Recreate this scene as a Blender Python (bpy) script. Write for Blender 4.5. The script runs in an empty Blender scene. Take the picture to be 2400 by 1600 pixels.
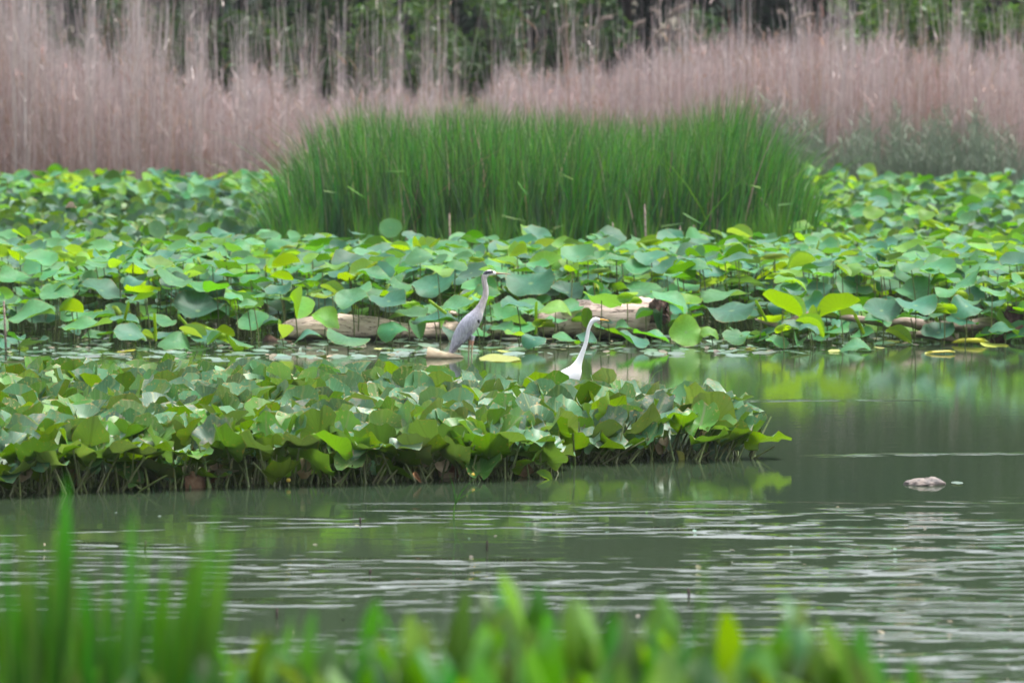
import bpy, math, random
import numpy as np
from mathutils import Vector, Quaternion, Matrix

random.seed(11)
rng = np.random.default_rng(11)
S = bpy.context.scene
COL = S.collection
R = math.radians

# ------------------------------------------------------------------ camera
FPX = 11400.0                     # focal length in photo pixels (photo 2400 x 1600)
CAMZ = 4.4                        # eye height over the water
cam_d = bpy.data.cameras.new("camera")
cam = bpy.data.objects.new("camera", cam_d)
COL.objects.link(cam)
S.camera = cam
cam.location = (0, 0, CAMZ)
PITCH = math.atan(800.0 / FPX)    # the horizon lies on the top edge of the frame
cam.rotation_euler = (math.pi / 2 - PITCH, 0, 0)
cam_d.sensor_width = 36.0
cam_d.lens = 36.0 * FPX / 2400.0
cam_d.clip_start = 0.5
cam_d.clip_end = 4000
cam_d.dof.use_dof = True
cam_d.dof.focus_distance = 50.0
cam_d.dof.aperture_fstop = 0.171 / 0.078
cam_d.dof.aperture_blades = 9

# ------------------------------------------------------------------ sky, sun, exposure
SUN_EL, SUN_AZ = R(66), R(62)
W = bpy.data.worlds.new("World")
S.world = W
W.use_nodes = True
wt = W.node_tree
wt.nodes.clear()
sky = wt.nodes.new("ShaderNodeTexSky")
sky.sky_type = 'NISHITA'
sky.sun_disc = False
sky.sun_elevation = SUN_EL
sky.sun_rotation = SUN_AZ
sky.air_density = 1.0
sky.dust_density = 6.0
sky.ozone_density = 1.0
hs = wt.nodes.new("ShaderNodeHueSaturation")
hs.inputs["Saturation"].default_value = 0.34
bg = wt.nodes.new("ShaderNodeBackground")
bg.inputs["Strength"].default_value = 0.15
wo = wt.nodes.new("ShaderNodeOutputWorld")
wt.links.new(sky.outputs[0], hs.inputs["Color"])
wt.links.new(hs.outputs[0], bg.inputs["Color"])
wt.links.new(bg.outputs[0], wo.inputs[0])

sun_d = bpy.data.lights.new("sun", 'SUN')
sun_d.energy = 1.2
sun_d.angle = R(10)
sun_d.color = (1.0, 0.96, 0.9)
sun = bpy.data.objects.new("sun", sun_d)
COL.objects.link(sun)
to_sun = Vector((math.sin(SUN_AZ) * math.cos(SUN_EL), math.cos(SUN_AZ) * math.cos(SUN_EL), math.sin(SUN_EL)))
sun.rotation_mode = 'QUATERNION'
sun.rotation_quaternion = to_sun.to_track_quat('Z', 'Y')
sun.location = (0, 0, 60)

S.view_settings.view_transform = 'Standard'
S.view_settings.look = 'None'
S.view_settings.gamma = 1.0
S.view_settings.exposure = 1.6
S.cycles.max_bounces = 8
S.cycles.transparent_max_bounces = 8
S.cycles.caustics_reflective = False
S.cycles.caustics_refractive = False

# ------------------------------------------------------------------ helpers
CP, SP = math.cos(PITCH), math.sin(PITCH)


def ray(px, py):
    u, v = (px - 1200) / FPX, (800 - py) / FPX
    return Vector((u, CP + v * SP, -SP + v * CP))


def at(px, py, Y):
    d = ray(px, py)
    k = Y / d.y
    return Vector((d.x * k, Y, CAMZ + d.z * k))


def on_water(px, py, z=0.0):
    d = ray(px, py)
    k = (z - CAMZ) / d.z
    return Vector((d.x * k, d.y * k, z))


def tag(o, label=None, cat=None, group=None, kind=None):
    for k, v in (("label", label), ("category", cat), ("group", group), ("kind", kind)):
        if v:
            o[k] = v
    return o


def mesh_np(name, V, F, mats=(), mi=None, smooth=True, uv=None, attrs=None):
    """mesh data from vertices V (n,3) and faces F: (m,k) array or list of arrays"""
    me = bpy.data.meshes.new(name)
    V = np.asarray(V, dtype=np.float32)
    if isinstance(F, np.ndarray):
        F = [F]
    loops = np.concatenate([np.asarray(f).reshape(-1) for f in F]).astype(np.int32)
    tot = np.concatenate([np.full(len(f), np.asarray(f).shape[1], dtype=np.int32) for f in F])
    start = np.concatenate([[0], np.cumsum(tot)[:-1]]).astype(np.int32)
    me.vertices.add(len(V))
    me.vertices.foreach_set("co", V.reshape(-1))
    me.loops.add(len(loops))
    me.loops.foreach_set("vertex_index", loops)
    me.polygons.add(len(tot))
    me.polygons.foreach_set("loop_start", start)
    me.polygons.foreach_set("loop_total", tot)
    if mi is not None:
        me.polygons.foreach_set("material_index", np.asarray(mi, dtype=np.int32))
    me.polygons.foreach_set("use_smooth", np.full(len(tot), smooth))
    if uv is not None:
        l = me.uv_layers.new(name="UVMap")
        l.data.foreach_set("uv", np.asarray(uv, dtype=np.float32)[loops].reshape(-1))
    for k, a in (attrs or {}).items():
        if a.ndim == 1:
            at_ = me.attributes.new(k, 'FLOAT', 'POINT')
            at_.data.foreach_set("value", a.astype(np.float32))
        else:
            at_ = me.attributes.new(k, 'FLOAT_COLOR', 'POINT')
            at_.data.foreach_set("color", a.astype(np.float32).reshape(-1))
    for m in mats:
        me.materials.append(m)
    me.update()
    me.validate()
    return me


def link(name, me, parent=None, loc=None, quat=None, scale=None):
    o = bpy.data.objects.new(name, me)
    COL.objects.link(o)
    if parent:
        o.parent = parent
    if loc is not None:
        o.location = loc
    if quat is not None:
        o.rotation_mode = 'QUATERNION'
        o.rotation_quaternion = quat
    if scale is not None:
        o.scale = scale
    return o


def empty(name, loc, label, cat, group=None):
    o = bpy.data.objects.new(name, None)
    o.empty_display_size = 0.1
    COL.objects.link(o)
    o.location = loc
    return tag(o, label, cat, group)


def tube(path, radii, sides=8, cap=True):
    """round tube along a path; returns V, [quads, tris]"""
    P = np.asarray(path, float)
    n = len(P)
    T = np.gradient(P, axis=0)
    T /= np.linalg.norm(T, axis=1)[:, None] + 1e-9
    ref = np.array([0, 1.0, 0]) if abs(T[:, 1]).mean() < 0.8 else np.array([1.0, 0, 0])
    A = np.cross(T, ref)
    A /= np.linalg.norm(A, axis=1)[:, None]
    B = np.cross(A, T)
    r = np.asarray(radii, float)
    if r.ndim == 1:
        r = np.stack([r, r], 1)
    th = np.linspace(0, 2 * np.pi, sides, endpoint=False)
    V = P[:, None, :] + A[:, None, :] * (np.cos(th)[None, :, None] * r[:, 0][:, None, None]) + B[:, None, :] * (np.sin(th)[None, :, None] * r[:, 1][:, None, None])
    V = V.reshape(-1, 3)
    i = np.arange(n - 1)[:, None] * sides
    j = np.arange(sides)[None, :]
    k = (j + 1) % sides
    Q = np.stack([i + j, i + k, i + sides + k, i + sides + j], -1).reshape(-1, 4)
    F = [Q]
    if cap:
        V = np.vstack([V, P[0], P[-1]])
        a, b = len(V) - 2, len(V) - 1
        j = np.arange(sides)
        k = (j + 1) % sides
        F.append(np.concatenate([np.stack([np.full(sides, a), k, j], -1), np.stack([np.full(sides, b), (n - 1) * sides + j, (n - 1) * sides + k], -1)]))
    return V, F


def spline(pts, n):
    """Catmull-Rom resampling of rows of numbers"""
    P = np.asarray(pts, float)
    P = np.vstack([2 * P[0] - P[1], P, 2 * P[-1] - P[-2]])
    m = len(P) - 3
    out = []
    for t in np.linspace(0, m - 1e-6, n):
        i = int(t)
        u = t - i
        a, b, c, d = P[i:i + 4]
        out.append(0.5 * ((2 * b) + (c - a) * u + (2 * a - 5 * b + 4 * c - d) * u * u + (3 * b - 3 * c + d - a) * u ** 3))
    return np.array(out)


def strips(base, h, w, lean, leandir, yaw, segs=4, curve=1.6, taper=1.0):
    """n flat blades. lean: sideways travel of the tip; returns V, F, t"""
    n = len(base)
    t = np.linspace(0, 1, segs + 1)
    off = lean[:, None] * t[None, :] ** curve
    zz = h[:, None] * (t[None, :] - 0.10 * np.minimum(1, (lean / np.maximum(h, .01)))[:, None] * t[None, :] ** 3)
    cx = base[:, 0:1] + off * np.cos(leandir)[:, None]
    cy = base[:, 1:2] + off * np.sin(leandir)[:, None]
    cz = base[:, 2:3] + zz
    prof = (1 - taper * t ** 2.2) * np.minimum(1, 0.55 + 3 * t)
    hw = 0.5 * w[:, None] * np.maximum(prof, 0.04)[None, :]
    dx, dy = np.cos(yaw)[:, None] * hw, np.sin(yaw)[:, None] * hw
    V = np.stack([np.stack([cx - dx, cy - dy, cz], -1), np.stack([cx + dx, cy + dy, cz], -1)], 2).reshape(-1, 3)
    b = (np.arange(n) * (segs + 1) * 2)[:, None] + (np.arange(segs) * 2)[None, :]
    F = np.stack([b, b + 1, b + 3, b + 2], -1).reshape(-1, 4)
    tt = np.repeat(np.tile(t, n), 2)
    return V, F, tt


# ---- node helper
class NT:
    def __init__(s, name):
        s.m = bpy.data.materials.new(name)
        s.m.use_nodes = True
        s.t = s.m.node_tree
        s.t.nodes.clear()
        s.out = s.t.nodes.new("ShaderNodeOutputMaterial")

    def n(s, typ, **kw):
        x = s.t.nodes.new(typ)
        for k, v in kw.items():
            setattr(x, k, v)
        return x

    def set(s, inp, v):
        if isinstance(v, bpy.types.NodeSocket):
            s.t.links.new(v, inp)
        elif isinstance(v, (tuple, list)) and len(v) == 3 and inp.type == 'RGBA':
            inp.default_value = (*v, 1)
        else:
            inp.default_value = v

    def math(s, op, a, b=0.0, c=0.0, clamp=False):
        x = s.n("ShaderNodeMath", operation=op, use_clamp=clamp)
        s.set(x.inputs[0], a)
        s.set(x.inputs[1], b)
        s.set(x.inputs[2], c)
        return x.outputs[0]

    def mix(s, f, a, b, blend='MIX'):
        x = s.n("ShaderNodeMix", data_type='RGBA', blend_type=blend)
        s.set(x.inputs[0], f)
        s.set(x.inputs[6], a)
        s.set(x.inputs[7], b)
        return x.outputs[2]

    def ramp(s, v, lo, hi, a=0.0, b=1.0):
        x = s.n("ShaderNodeMapRange", interpolation_type='SMOOTHSTEP')
        s.set(x.inputs[0], v)
        s.set(x.inputs[1], lo)
        s.set(x.inputs[2], hi)
        s.set(x.inputs[3], a)
        s.set(x.inputs[4], b)
        return x.outputs[0]

    def noise(s, vec, scale, detail=2.0, rough=0.5):
        x = s.n("ShaderNodeTexNoise")
        if vec is not None:
            s.set(x.inputs["Vector"], vec)
        x.inputs["Scale"].default_value = scale
        x.inputs["Detail"].default_value = detail
        x.inputs["Roughness"].default_value = rough
        return x.outputs[0]

    def mapping(s, vec, scale=(1, 1, 1), loc=(0, 0, 0)):
        x = s.n("ShaderNodeMapping")
        s.set(x.inputs[0], vec)
        x.inputs["Location"].default_value = loc
        x.inputs["Scale"].default_value = scale
        return x.outputs[0]

    def coord(s, which="Object"):
        return s.n("ShaderNodeTexCoord").outputs[which]

    def pos(s):
        return s.n("ShaderNodeNewGeometry").outputs["Position"]

    def rand(s):
        """one number per object and per loose piece"""
        a = s.n("ShaderNodeNewGeometry").outputs["Random Per Island"]
        b = s.n("ShaderNodeObjectInfo").outputs["Random"]
        return s.math('FRACT', s.math('ADD', a, b))

    def vary(s, col, r, hue=0.02, sat=0.15, val=0.3):
        x = s.n("ShaderNodeHueSaturation")
        s.set(x.inputs["Hue"], s.math('MULTIPLY_ADD', s.math('FRACT', s.math('MULTIPLY', r, 7.31)), 2 * hue, 0.5 - hue))
        s.set(x.inputs["Saturation"], s.math('MULTIPLY_ADD', s.math('FRACT', s.math('MULTIPLY', r, 3.77)), 2 * sat, 1 - sat))
        s.set(x.inputs["Value"], s.math('MULTIPLY_ADD', r, 2 * val, 1 - val))
        s.set(x.inputs["Color"], col)
        return x.outputs[0]

    def principled(s, col, rough=0.6, spec=0.5, **kw):
        p = s.n("ShaderNodeBsdfPrincipled")
        s.set(p.inputs["Base Color"], col)
        s.set(p.inputs["Roughness"], rough)
        s.set(p.inputs["Specular IOR Level"], spec)
        for k, v in kw.items():
            s.set(p.inputs[k], v)
        return p

    def finish(s, shader):
        s.t.links.new(shader, s.out.inputs[0])
        return s.m


def leaf_mat(name, top, under, thru, trans=0.4, rough=0.45, spec=0.5, var=(0.02, 0.15, 0.28), spots=0.0, silt=0.0, veins=0.0, vein_n=20, eye=0.0, rib=0.0):
    """two-sided leaf: its upper face, its under face and the light that comes through"""
    k = NT(name)
    back = k.n("ShaderNodeNewGeometry").outputs["Backfacing"]
    r = k.rand()
    o = k.coord("Object")
    tcol, ucol = k.vary(top, r, *var), k.vary(under, r, *var)
    shift = k.n("ShaderNodeVectorMath", operation='ADD')
    k.set(shift.inputs[0], o)
    cmb = k.n("ShaderNodeCombineXYZ")
    k.set(cmb.inputs[0], k.math('MULTIPLY', r, 37.0))
    k.set(cmb.inputs[1], k.math('MULTIPLY', r, 91.0))
    k.t.links.new(cmb.outputs[0], shift.inputs[1])
    v = shift.outputs[0]
    big = k.noise(v, 6.0, 2.0)
    tcol = k.mix(k.ramp(big, 0.35, 0.7), tcol, k.vary(tuple(x * 1.35 for x in top), r, *var))
    if veins:
        uv = k.n("ShaderNodeSeparateXYZ")
        k.set(uv.inputs[0], k.coord("UV"))
        saw = k.math('PINGPONG', k.math('MULTIPLY', uv.outputs[0], vein_n), 0.5)
        line = k.math('MULTIPLY', k.ramp(saw, 0.0, 0.16, 1.0, 0.0), veins)
        tcol = k.mix(line, tcol, tuple(min(1, x * 1.7 + 0.02) for x in top))
        ucol = k.mix(line, ucol, tuple(x * 0.6 for x in under))
    if rib:                                             # midrib and a chewed brown rim
        mr = k.math('MULTIPLY', k.math('ABSOLUTE', k.math('SUBTRACT', uv.outputs[0], 0.5)), uv.outputs[1])
        mrl = k.math('MULTIPLY', k.ramp(mr, 0.004, 0.012, 1.0, 0.0), rib)
        tcol = k.mix(mrl, tcol, (0.16, 0.22, 0.09))
        ucol = k.mix(mrl, ucol, tuple(x * 0.5 for x in under))
        rim = k.math('MULTIPLY', k.ramp(uv.outputs[1], 0.95, 0.99), k.ramp(k.noise(v, 16.0, 3.0), 0.52, 0.60))
        tcol = k.mix(rim, tcol, (0.34, 0.25, 0.10))
        ucol = k.mix(rim, ucol, (0.26, 0.16, 0.03))
    if eye:
        grad = k.math('MULTIPLY', k.math('POWER', uv.outputs[1], 2.0), 0.45)
        tcol = k.mix(grad, tcol, tuple(x * y for x, y in zip(top, (2.1, 1.35, 0.8))))
    if eye:                                             # pale spot over the stalk, thin brownish rim
        tcol = k.mix(k.math('MULTIPLY', k.ramp(uv.outputs[1], 0.05, 0.14, 1.0, 0.0), 0.6), tcol, (0.16, 0.26, 0.10))
        rim = k.math('MULTIPLY', k.ramp(uv.outputs[1], 0.95, 0.99), k.ramp(k.noise(v, 9.0, 2.0), 0.5, 0.6))
        tcol = k.mix(rim, tcol, (0.20, 0.15, 0.05))
        ucol = k.mix(rim, ucol, (0.22, 0.15, 0.04))
    if silt:
        sm = k.math('MULTIPLY', k.ramp(k.noise(v, 6.0, 6.0, 0.7), 0.52, 0.62), silt)
        tcol = k.mix(sm, tcol, (0.36, 0.30, 0.26))
    if spots:
        sp = k.math('MULTIPLY', k.ramp(k.noise(v, 34.0, 2.0), 0.615, 0.66), k.ramp(k.noise(v, 7.0, 1.0), 0.40, 0.58))
        sp = k.math('MULTIPLY', sp, spots)
        tcol = k.mix(sp, tcol, (0.40, 0.29, 0.11))
        ucol = k.mix(sp, ucol, (0.28, 0.17, 0.02))
    col = k.mix(back, tcol, ucol)
    p = k.principled(col, rough, spec)
    tr = k.n("ShaderNodeBsdfTranslucent")
    k.set(tr.inputs[0], k.vary(thru, r, *var))
    mx = k.n("ShaderNodeMixShader")
    mx.inputs[0].default_value = trans
    k.t.links.new(p.outputs[0], mx.inputs[1])
    k.t.links.new(tr.outputs[0], mx.inputs[2])
    return k.finish(mx.outputs[0])


def plain_mat(name, col, rough=0.7, var=0.2, nscale=12.0, col2=None, spec=0.3, bump=0.0, stretch=(1, 1, 1), huev=0.01):
    k = NT(name)
    r = k.rand()
    nz = k.noise(k.mapping(k.coord("Object"), stretch), nscale, 5.0, 0.6)
    c = k.mix(k.ramp(nz, 0.35, 0.68), col, col2 or tuple(x * 0.6 for x in col))
    c = k.vary(c, r, huev, 0.1, var)
    p = k.principled(c, rough, spec)
    if bump:
        b = k.n("ShaderNodeBump")
        b.inputs["Distance"].default_value = bump
        k.set(b.inputs["Height"], nz)
        k.t.links.new(b.outputs[0], p.inputs["Normal"])
    return k.finish(p.outputs[0])


def blade_mat(name, low, high, trans=0.3, rough=0.5, var=(0.02, 0.15, 0.3), spec=0.4, thru=None):
    """long leaves or stems whose colour runs from the foot (t=0) to the tip (t=1)"""
    k = NT(name)
    t = k.n("ShaderNodeAttribute", attribute_name="t").outputs["Fac"]
    r = k.rand()
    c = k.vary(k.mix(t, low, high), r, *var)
    p = k.principled(c, rough, spec)
    tr = k.n("ShaderNodeBsdfTranslucent")
    k.set(tr.inputs[0], k.mix(1.0, c, thru or (1, 1, 1), 'MULTIPLY'))
    mx = k.n("ShaderNodeMixShader")
    mx.inputs[0].default_value = trans
    k.t.links.new(p.outputs[0], mx.inputs[1])
    k.t.links.new(tr.outputs[0], mx.inputs[2])
    return k.finish(mx.outputs[0])


# ------------------------------------------------------------------ materials
M = {}
M["lotus_blue"] = leaf_mat("lotus_blue_green", (0.022, 0.100, 0.062), (0.07, 0.17, 0.018), (0.09, 0.26, 0.012), 0.25, 0.5, 0.2, (0.015, 0.12, 0.35), veins=0.35, eye=1.0)
M["lotus_green"] = leaf_mat("lotus_mid_green", (0.042, 0.158, 0.066), (0.11, 0.24, 0.014), (0.14, 0.35, 0.014), 0.33, 0.5, 0.18, (0.015, 0.12, 0.32), veins=0.4, eye=1.0)
M["lotus_yellow"] = leaf_mat("lotus_young_yellow", (0.080, 0.215, 0.030), (0.19, 0.31, 0.008), (0.26, 0.43, 0.008), 0.40, 0.5, 0.18, (0.012, 0.08, 0.28), veins=0.4, eye=1.0)
M["lotus_stalk"] = plain_mat("lotus_stalk", (0.13, 0.17, 0.05), 0.6, 0.35, 30.0, (0.08, 0.075, 0.035))
M["dock_dull"] = leaf_mat("pond_lily_dull_green", (0.060, 0.152, 0.074), (0.085, 0.16, 0.010), (0.11, 0.225, 0.008), 0.26, 0.40, 0.32, (0.015, 0.15, 0.35), spots=0.9, veins=0.4, vein_n=26, rib=0.8)
M["dock_silt"] = leaf_mat("pond_lily_silted", (0.078, 0.162, 0.095), (0.09, 0.155, 0.014), (0.10, 0.21, 0.008), 0.24, 0.45, 0.45, (0.015, 0.15, 0.3), spots=0.6, silt=0.6, veins=0.3, vein_n=26, rib=0.7)
M["dock_bright"] = leaf_mat("pond_lily_bright_green", (0.066, 0.170, 0.030), (0.105, 0.195, 0.009), (0.13, 0.255, 0.007), 0.33, 0.42, 0.38, (0.015, 0.12, 0.32), spots=1.0, veins=0.45, vein_n=26, rib=0.8)
M["dock_far"] = leaf_mat("far_lily_leaf", (0.034, 0.092, 0.050), (0.07, 0.15, 0.012), (0.09, 0.21, 0.008), 0.25, 0.5, 0.25, (0.02, 0.15, 0.4))
M["dock_stalk"] = plain_mat("pond_lily_stalk", (0.15, 0.21, 0.06), 0.5, 0.45, 12.0, (0.13, 0.125, 0.065), spec=0.5)
M["pad"] = leaf_mat("floating_pad", (0.055, 0.115, 0.072), (0.2, 0.2, 0.08), (0.2, 0.3, 0.05), 0.1, 0.3, 0.7, (0.03, 0.3, 0.45), spots=0.4)
M["pad_yellow"] = leaf_mat("floating_pad_yellow", (0.27, 0.28, 0.035), (0.5, 0.42, 0.05), (0.5, 0.5, 0.03), 0.2, 0.5, 0.5)
M["litter"] = plain_mat("leaf_litter", (0.16, 0.14, 0.08), 0.7, 0.6, 10.0, (0.05, 0.05, 0.03), spec=0.5, huev=0.04)
M["cattail"] = blade_mat("cattail_blade", (0.036, 0.112, 0.040), (0.066, 0.185, 0.027), 0.25, 0.45, (0.03, 0.2, 0.6), thru=(1.3, 1.6, 0.5))  # glaucous foot, darkened also to paint the shaded inside of the stand
M["cattail_deep"] = blade_mat("cattail_deep_blade", (0.020, 0.068, 0.031), (0.042, 0.128, 0.026), 0.15, 0.5, (0.03, 0.2, 0.45), thru=(1.2, 1.4, 0.5))  # deeper clump tone, partly painting the shaded gaps between clumps
M["cattail_young"] = blade_mat("cattail_young_blade", (0.095, 0.20, 0.018), (0.046, 0.145, 0.018), 0.3, 0.5, (0.03, 0.15, 0.3), thru=(1.3, 1.5, 0.4))
M["reed_dry"] = blade_mat("reed_dry", (0.36, 0.255, 0.222), (0.47, 0.38, 0.375), 0.22, 0.7, (0.025, 0.3, 0.4), 0.2)
M["reed_brown"] = blade_mat("reed_brown", (0.30, 0.175, 0.115), (0.36, 0.25, 0.21), 0.2, 0.7, (0.03, 0.3, 0.4), 0.2)
M["reed_pale"] = blade_mat("reed_pale", (0.40, 0.33, 0.30), (0.48, 0.415, 0.41), 0.15, 0.7, (0.02, 0.3, 0.35), 0.2)
M["reed_green"] = blade_mat("reed_green", (0.17, 0.20, 0.145), (0.14, 0.20, 0.135), 0.3, 0.6, (0.03, 0.2, 0.3), 0.3)
M["plume"] = blade_mat("reed_plume", (0.27, 0.22, 0.19), (0.33, 0.28, 0.25), 0.4, 0.8, (0.02, 0.2, 0.25), 0.1)
M["grass_near"] = blade_mat("grass_near", (0.034, 0.12, 0.010), (0.062, 0.19, 0.010), 0.35, 0.45, (0.03, 0.15, 0.35), thru=(1.4, 1.6, 0.5))
M["arrow_leaf"] = leaf_mat("arrow_leaf", (0.038, 0.125, 0.020), (0.065, 0.16, 0.014), (0.12, 0.275, 0.012), 0.38, 0.38, 0.45, (0.035, 0.2, 0.5))
M["tree_dark"] = leaf_mat("tree_leaf_dark", (0.014, 0.036, 0.020), (0.020, 0.046, 0.027), (0.022, 0.060, 0.018), 0.3, 0.5, 0.35, (0.02, 0.15, 0.45))
M["tree_mid"] = leaf_mat("tree_leaf_mid", (0.026, 0.058, 0.018), (0.034, 0.07, 0.024), (0.05, 0.105, 0.015), 0.35, 0.5, 0.35, (0.02, 0.15, 0.4))
M["tree_light"] = leaf_mat("tree_leaf_light", (0.048, 0.105, 0.022), (0.055, 0.115, 0.03), (0.085, 0.17, 0.022), 0.4, 0.5, 0.3, (0.02, 0.15, 0.35))
M["bark"] = plain_mat("bark", (0.035, 0.032, 0.03), 0.9, 0.2, 6.0, (0.06, 0.045, 0.035), bump=0.02, stretch=(4, 4, 0.6))
M["bark_pale"] = plain_mat("bark_pale", (0.30, 0.25, 0.21), 0.9, 0.2, 6.0, (0.16, 0.13, 0.10), bump=0.02, stretch=(4, 4, 0.6))
M["wood_pale"] = plain_mat("wood_weathered", (0.48, 0.39, 0.33), 0.85, 0.05, 6.0, (0.24, 0.18, 0.14), bump=0.02, stretch=(0.45, 3, 3))
M["wood_dark"] = plain_mat("wood_rotten", (0.10, 0.06, 0.045), 0.95, 0.2, 14.0, (0.03, 0.02, 0.017), bump=0.03)
M["branch"] = plain_mat("wood_branch", (0.34, 0.27, 0.225), 0.85, 0.15, 9.0, (0.15, 0.11, 0.085), bump=0.012, stretch=(0.5, 3, 3))
M["dead_leaf"] = plain_mat("dead_leaf", (0.40, 0.32, 0.21), 0.7, 0.15, 9.0, (0.25, 0.18, 0.10))
M["rust_leaf"] = plain_mat("rust_leaf", (0.20, 0.105, 0.048), 0.7, 0.3, 14.0, (0.28, 0.18, 0.095))
M["rock"] = plain_mat("mottled_rock", (0.165, 0.138, 0.12), 0.7, 0.1, 13.0, (0.06, 0.055, 0.055), bump=0.02, spec=0.4)
M["twig"] = plain_mat("twig", (0.05, 0.03, 0.03), 0.8, 0.2)
M["flower"] = plain_mat("flower_yellow", (0.75, 0.55, 0.03), 0.5, 0.1, 20.0, (0.65, 0.45, 0.02))
M["bill_yellow"] = plain_mat("bill_orange", (0.80, 0.40, 0.04), 0.4, 0.05, 20.0, (0.78, 0.34, 0.03))
M["bill_heron"] = plain_mat("bill_heron", (0.34, 0.28, 0.22), 0.45, 0.05, 20.0, (0.38, 0.22, 0.11))
M["eye_yellow"] = plain_mat("eye_yellow", (0.7, 0.5, 0.05), 0.2, 0.0)
M["pupil"] = plain_mat("pupil_black", (0.01, 0.01, 0.01), 0.15, 0.0)
M["black_feather"] = plain_mat("black_feather", (0.02, 0.022, 0.03), 0.6, 0.0)

k = NT("driftwood")                              # bleached wood with long drying cracks, darker where it stays wet
o_ = k.coord("Object")
grain = k.noise(k.mapping(o_, (0.6, 5, 5)), 5.0, 6.0, 0.65)
crack = k.noise(k.mapping(o_, (0.5, 6, 6), (3, 1, 2)), 2.2, 3.0, 0.6)
line = k.ramp(k.math('ABSOLUTE', k.math('SUBTRACT', crack, 0.5)), 0.004, 0.022, 1.0, 0.0)
blot = k.ramp(k.noise(o_, 2.6, 4.0, 0.6), 0.50, 0.66)
col_ = k.mix(k.ramp(grain, 0.35, 0.68), (0.56, 0.455, 0.385), (0.40, 0.31, 0.25))
col_ = k.mix(k.math('MULTIPLY', blot, 0.4), col_, (0.22, 0.165, 0.125))
col_ = k.mix(k.math('MULTIPLY', line, 0.85), col_, (0.06, 0.045, 0.035))
wz = k.n("ShaderNodeSeparateXYZ")
k.set(wz.inputs[0], k.pos())
wet = k.ramp(k.math('ADD', wz.outputs[2], k.math('MULTIPLY', grain, 0.08)), 0.06, 0.14, 1.0, 0.0)
col_ = k.mix(wet, col_, (0.045, 0.038, 0.028))
p_ = k.principled(col_, 0.85, 0.25)
b_ = k.n("ShaderNodeBump")
b_.inputs["Distance"].default_value = 0.02
k.set(b_.inputs["Height"], k.math('SUBTRACT', grain, line))
k.t.links.new(b_.outputs[0], p_.inputs["Normal"])
M["wood_pale"] = k.finish(p_.outputs[0])

k = NT("plumage")
c = k.n("ShaderNodeAttribute", attribute_name="plumage").outputs["Color"]
st = k.noise(k.mapping(k.coord("Object"), (60, 60, 14)), 1.0, 3.0)
c2 = k.mix(k.math('MULTIPLY', k.ramp(st, 0.42, 0.62), 0.42), c, (0.12, 0.12, 0.15))
M["plumage_grey"] = k.finish(k.principled(c2, 0.7, 0.25).outputs[0])
k = NT("plumage_white")
c = k.n("ShaderNodeAttribute", attribute_name="plumage").outputs["Color"]
M["plumage_white"] = k.finish(k.principled(c, 0.7, 0.2).outputs[0])

# ---- water: murky, mirror-like, ruffled in patches by the breeze
k = NT("pond_water")
P = k.pos()
sep = k.n("ShaderNodeSeparateXYZ")
k.set(sep.inputs[0], P)
X, Y = sep.outputs[0], sep.outputs[1]
wob = k.noise(k.mapping(P, (0.35, 0.5, 0)), 1.0, 2.0)
Yw = k.math('ADD', Y, k.math('MULTIPLY_ADD', wob, 2.4, -1.2))
breeze = k.ramp(Yw, 39.5, 43.6, 1.0, 0.0)                    # open water this side of the lily bed
patch = k.ramp(k.noise(k.mapping(P, (0.16, 0.42, 0)), 1.0, 2.0), 0.40, 0.62)
h1 = k.ramp(k.noise(k.mapping(P, (0.85, 2.3, 0)), 1.0, 1.0, 0.4), 0.53, 0.72)
h2 = k.ramp(k.noise(k.mapping(P, (1.9, 5.2, 0), (3, 7, 0)), 1.0, 1.0, 0.4), 0.54, 0.74)
h3 = k.noise(k.mapping(P, (24, 34, 0), (5, 1, 0)), 1.0, 1.0)
breeze = k.math('MULTIPLY', breeze, k.ramp(Y, 30.5, 35.5, 0.45, 1.0))
amp1 = k.math('MULTIPLY', breeze, k.math('MULTIPLY_ADD', patch, 0.032, 0.001))
amp2 = k.math('MULTIPLY_ADD', breeze, k.math('MULTIPLY_ADD', patch, 0.018, 0.0006), 0.0002)


def band(y0, slope, x0, x1, half):
    """a narrow line of cat's-paw ripples across the pond"""
    d = k.math('ABSOLUTE', k.math('SUBTRACT', Y, k.math('MULTIPLY_ADD', X, slope, k.math('MULTIPLY_ADD', wob, 0.8, y0 - 0.4))))
    m = k.ramp(d, half * 0.4, half, 1.0, 0.0)
    return k.math('MULTIPLY', m, k.math('MULTIPLY', k.ramp(X, x0 - 0.5, x0 + 0.5), k.ramp(X, x1 - 0.7, x1 + 0.7, 1.0, 0.0)))


bands = None
for b in ((42.4, 0.05, -1.6, 2.0, 0.16), (46.6, 0.10, 3.2, 9.0, 0.17), (53.3, 0.04, 2.2, 4.2, 0.17), (35.0, 0.03, -0.6, 6.0, 0.22), (33.4, 0.02, -3.0, 6.0, 0.22), (37.6, 0.03, 2.2, 6.0, 0.12)):
    v = band(*b)
    bands = v if bands is None else k.math('MAXIMUM', bands, v)
brk = k.math('MULTIPLY', k.ramp(k.noise(k.mapping(P, (2.6, 5.5, 0), (9, 2, 0)), 1.0, 2.0), 0.40, 0.56), k.ramp(k.noise(k.mapping(P, (0.6, 0.6, 0), (1, 9, 0)), 1.0, 1.0), 0.28, 0.45))
amp3 = k.math('MULTIPLY_ADD', k.math('MULTIPLY', bands, brk), 0.0075, 0.0004)
hh = k.math('MULTIPLY', h1, amp1)
hh = k.math('ADD', hh, k.math('MULTIPLY', h2, amp2))
hh = k.math('ADD', hh, k.math('MULTIPLY', h3, amp3))
bmp = k.n("ShaderNodeBump")
bmp.inputs["Strength"].default_value = 1.0
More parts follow.
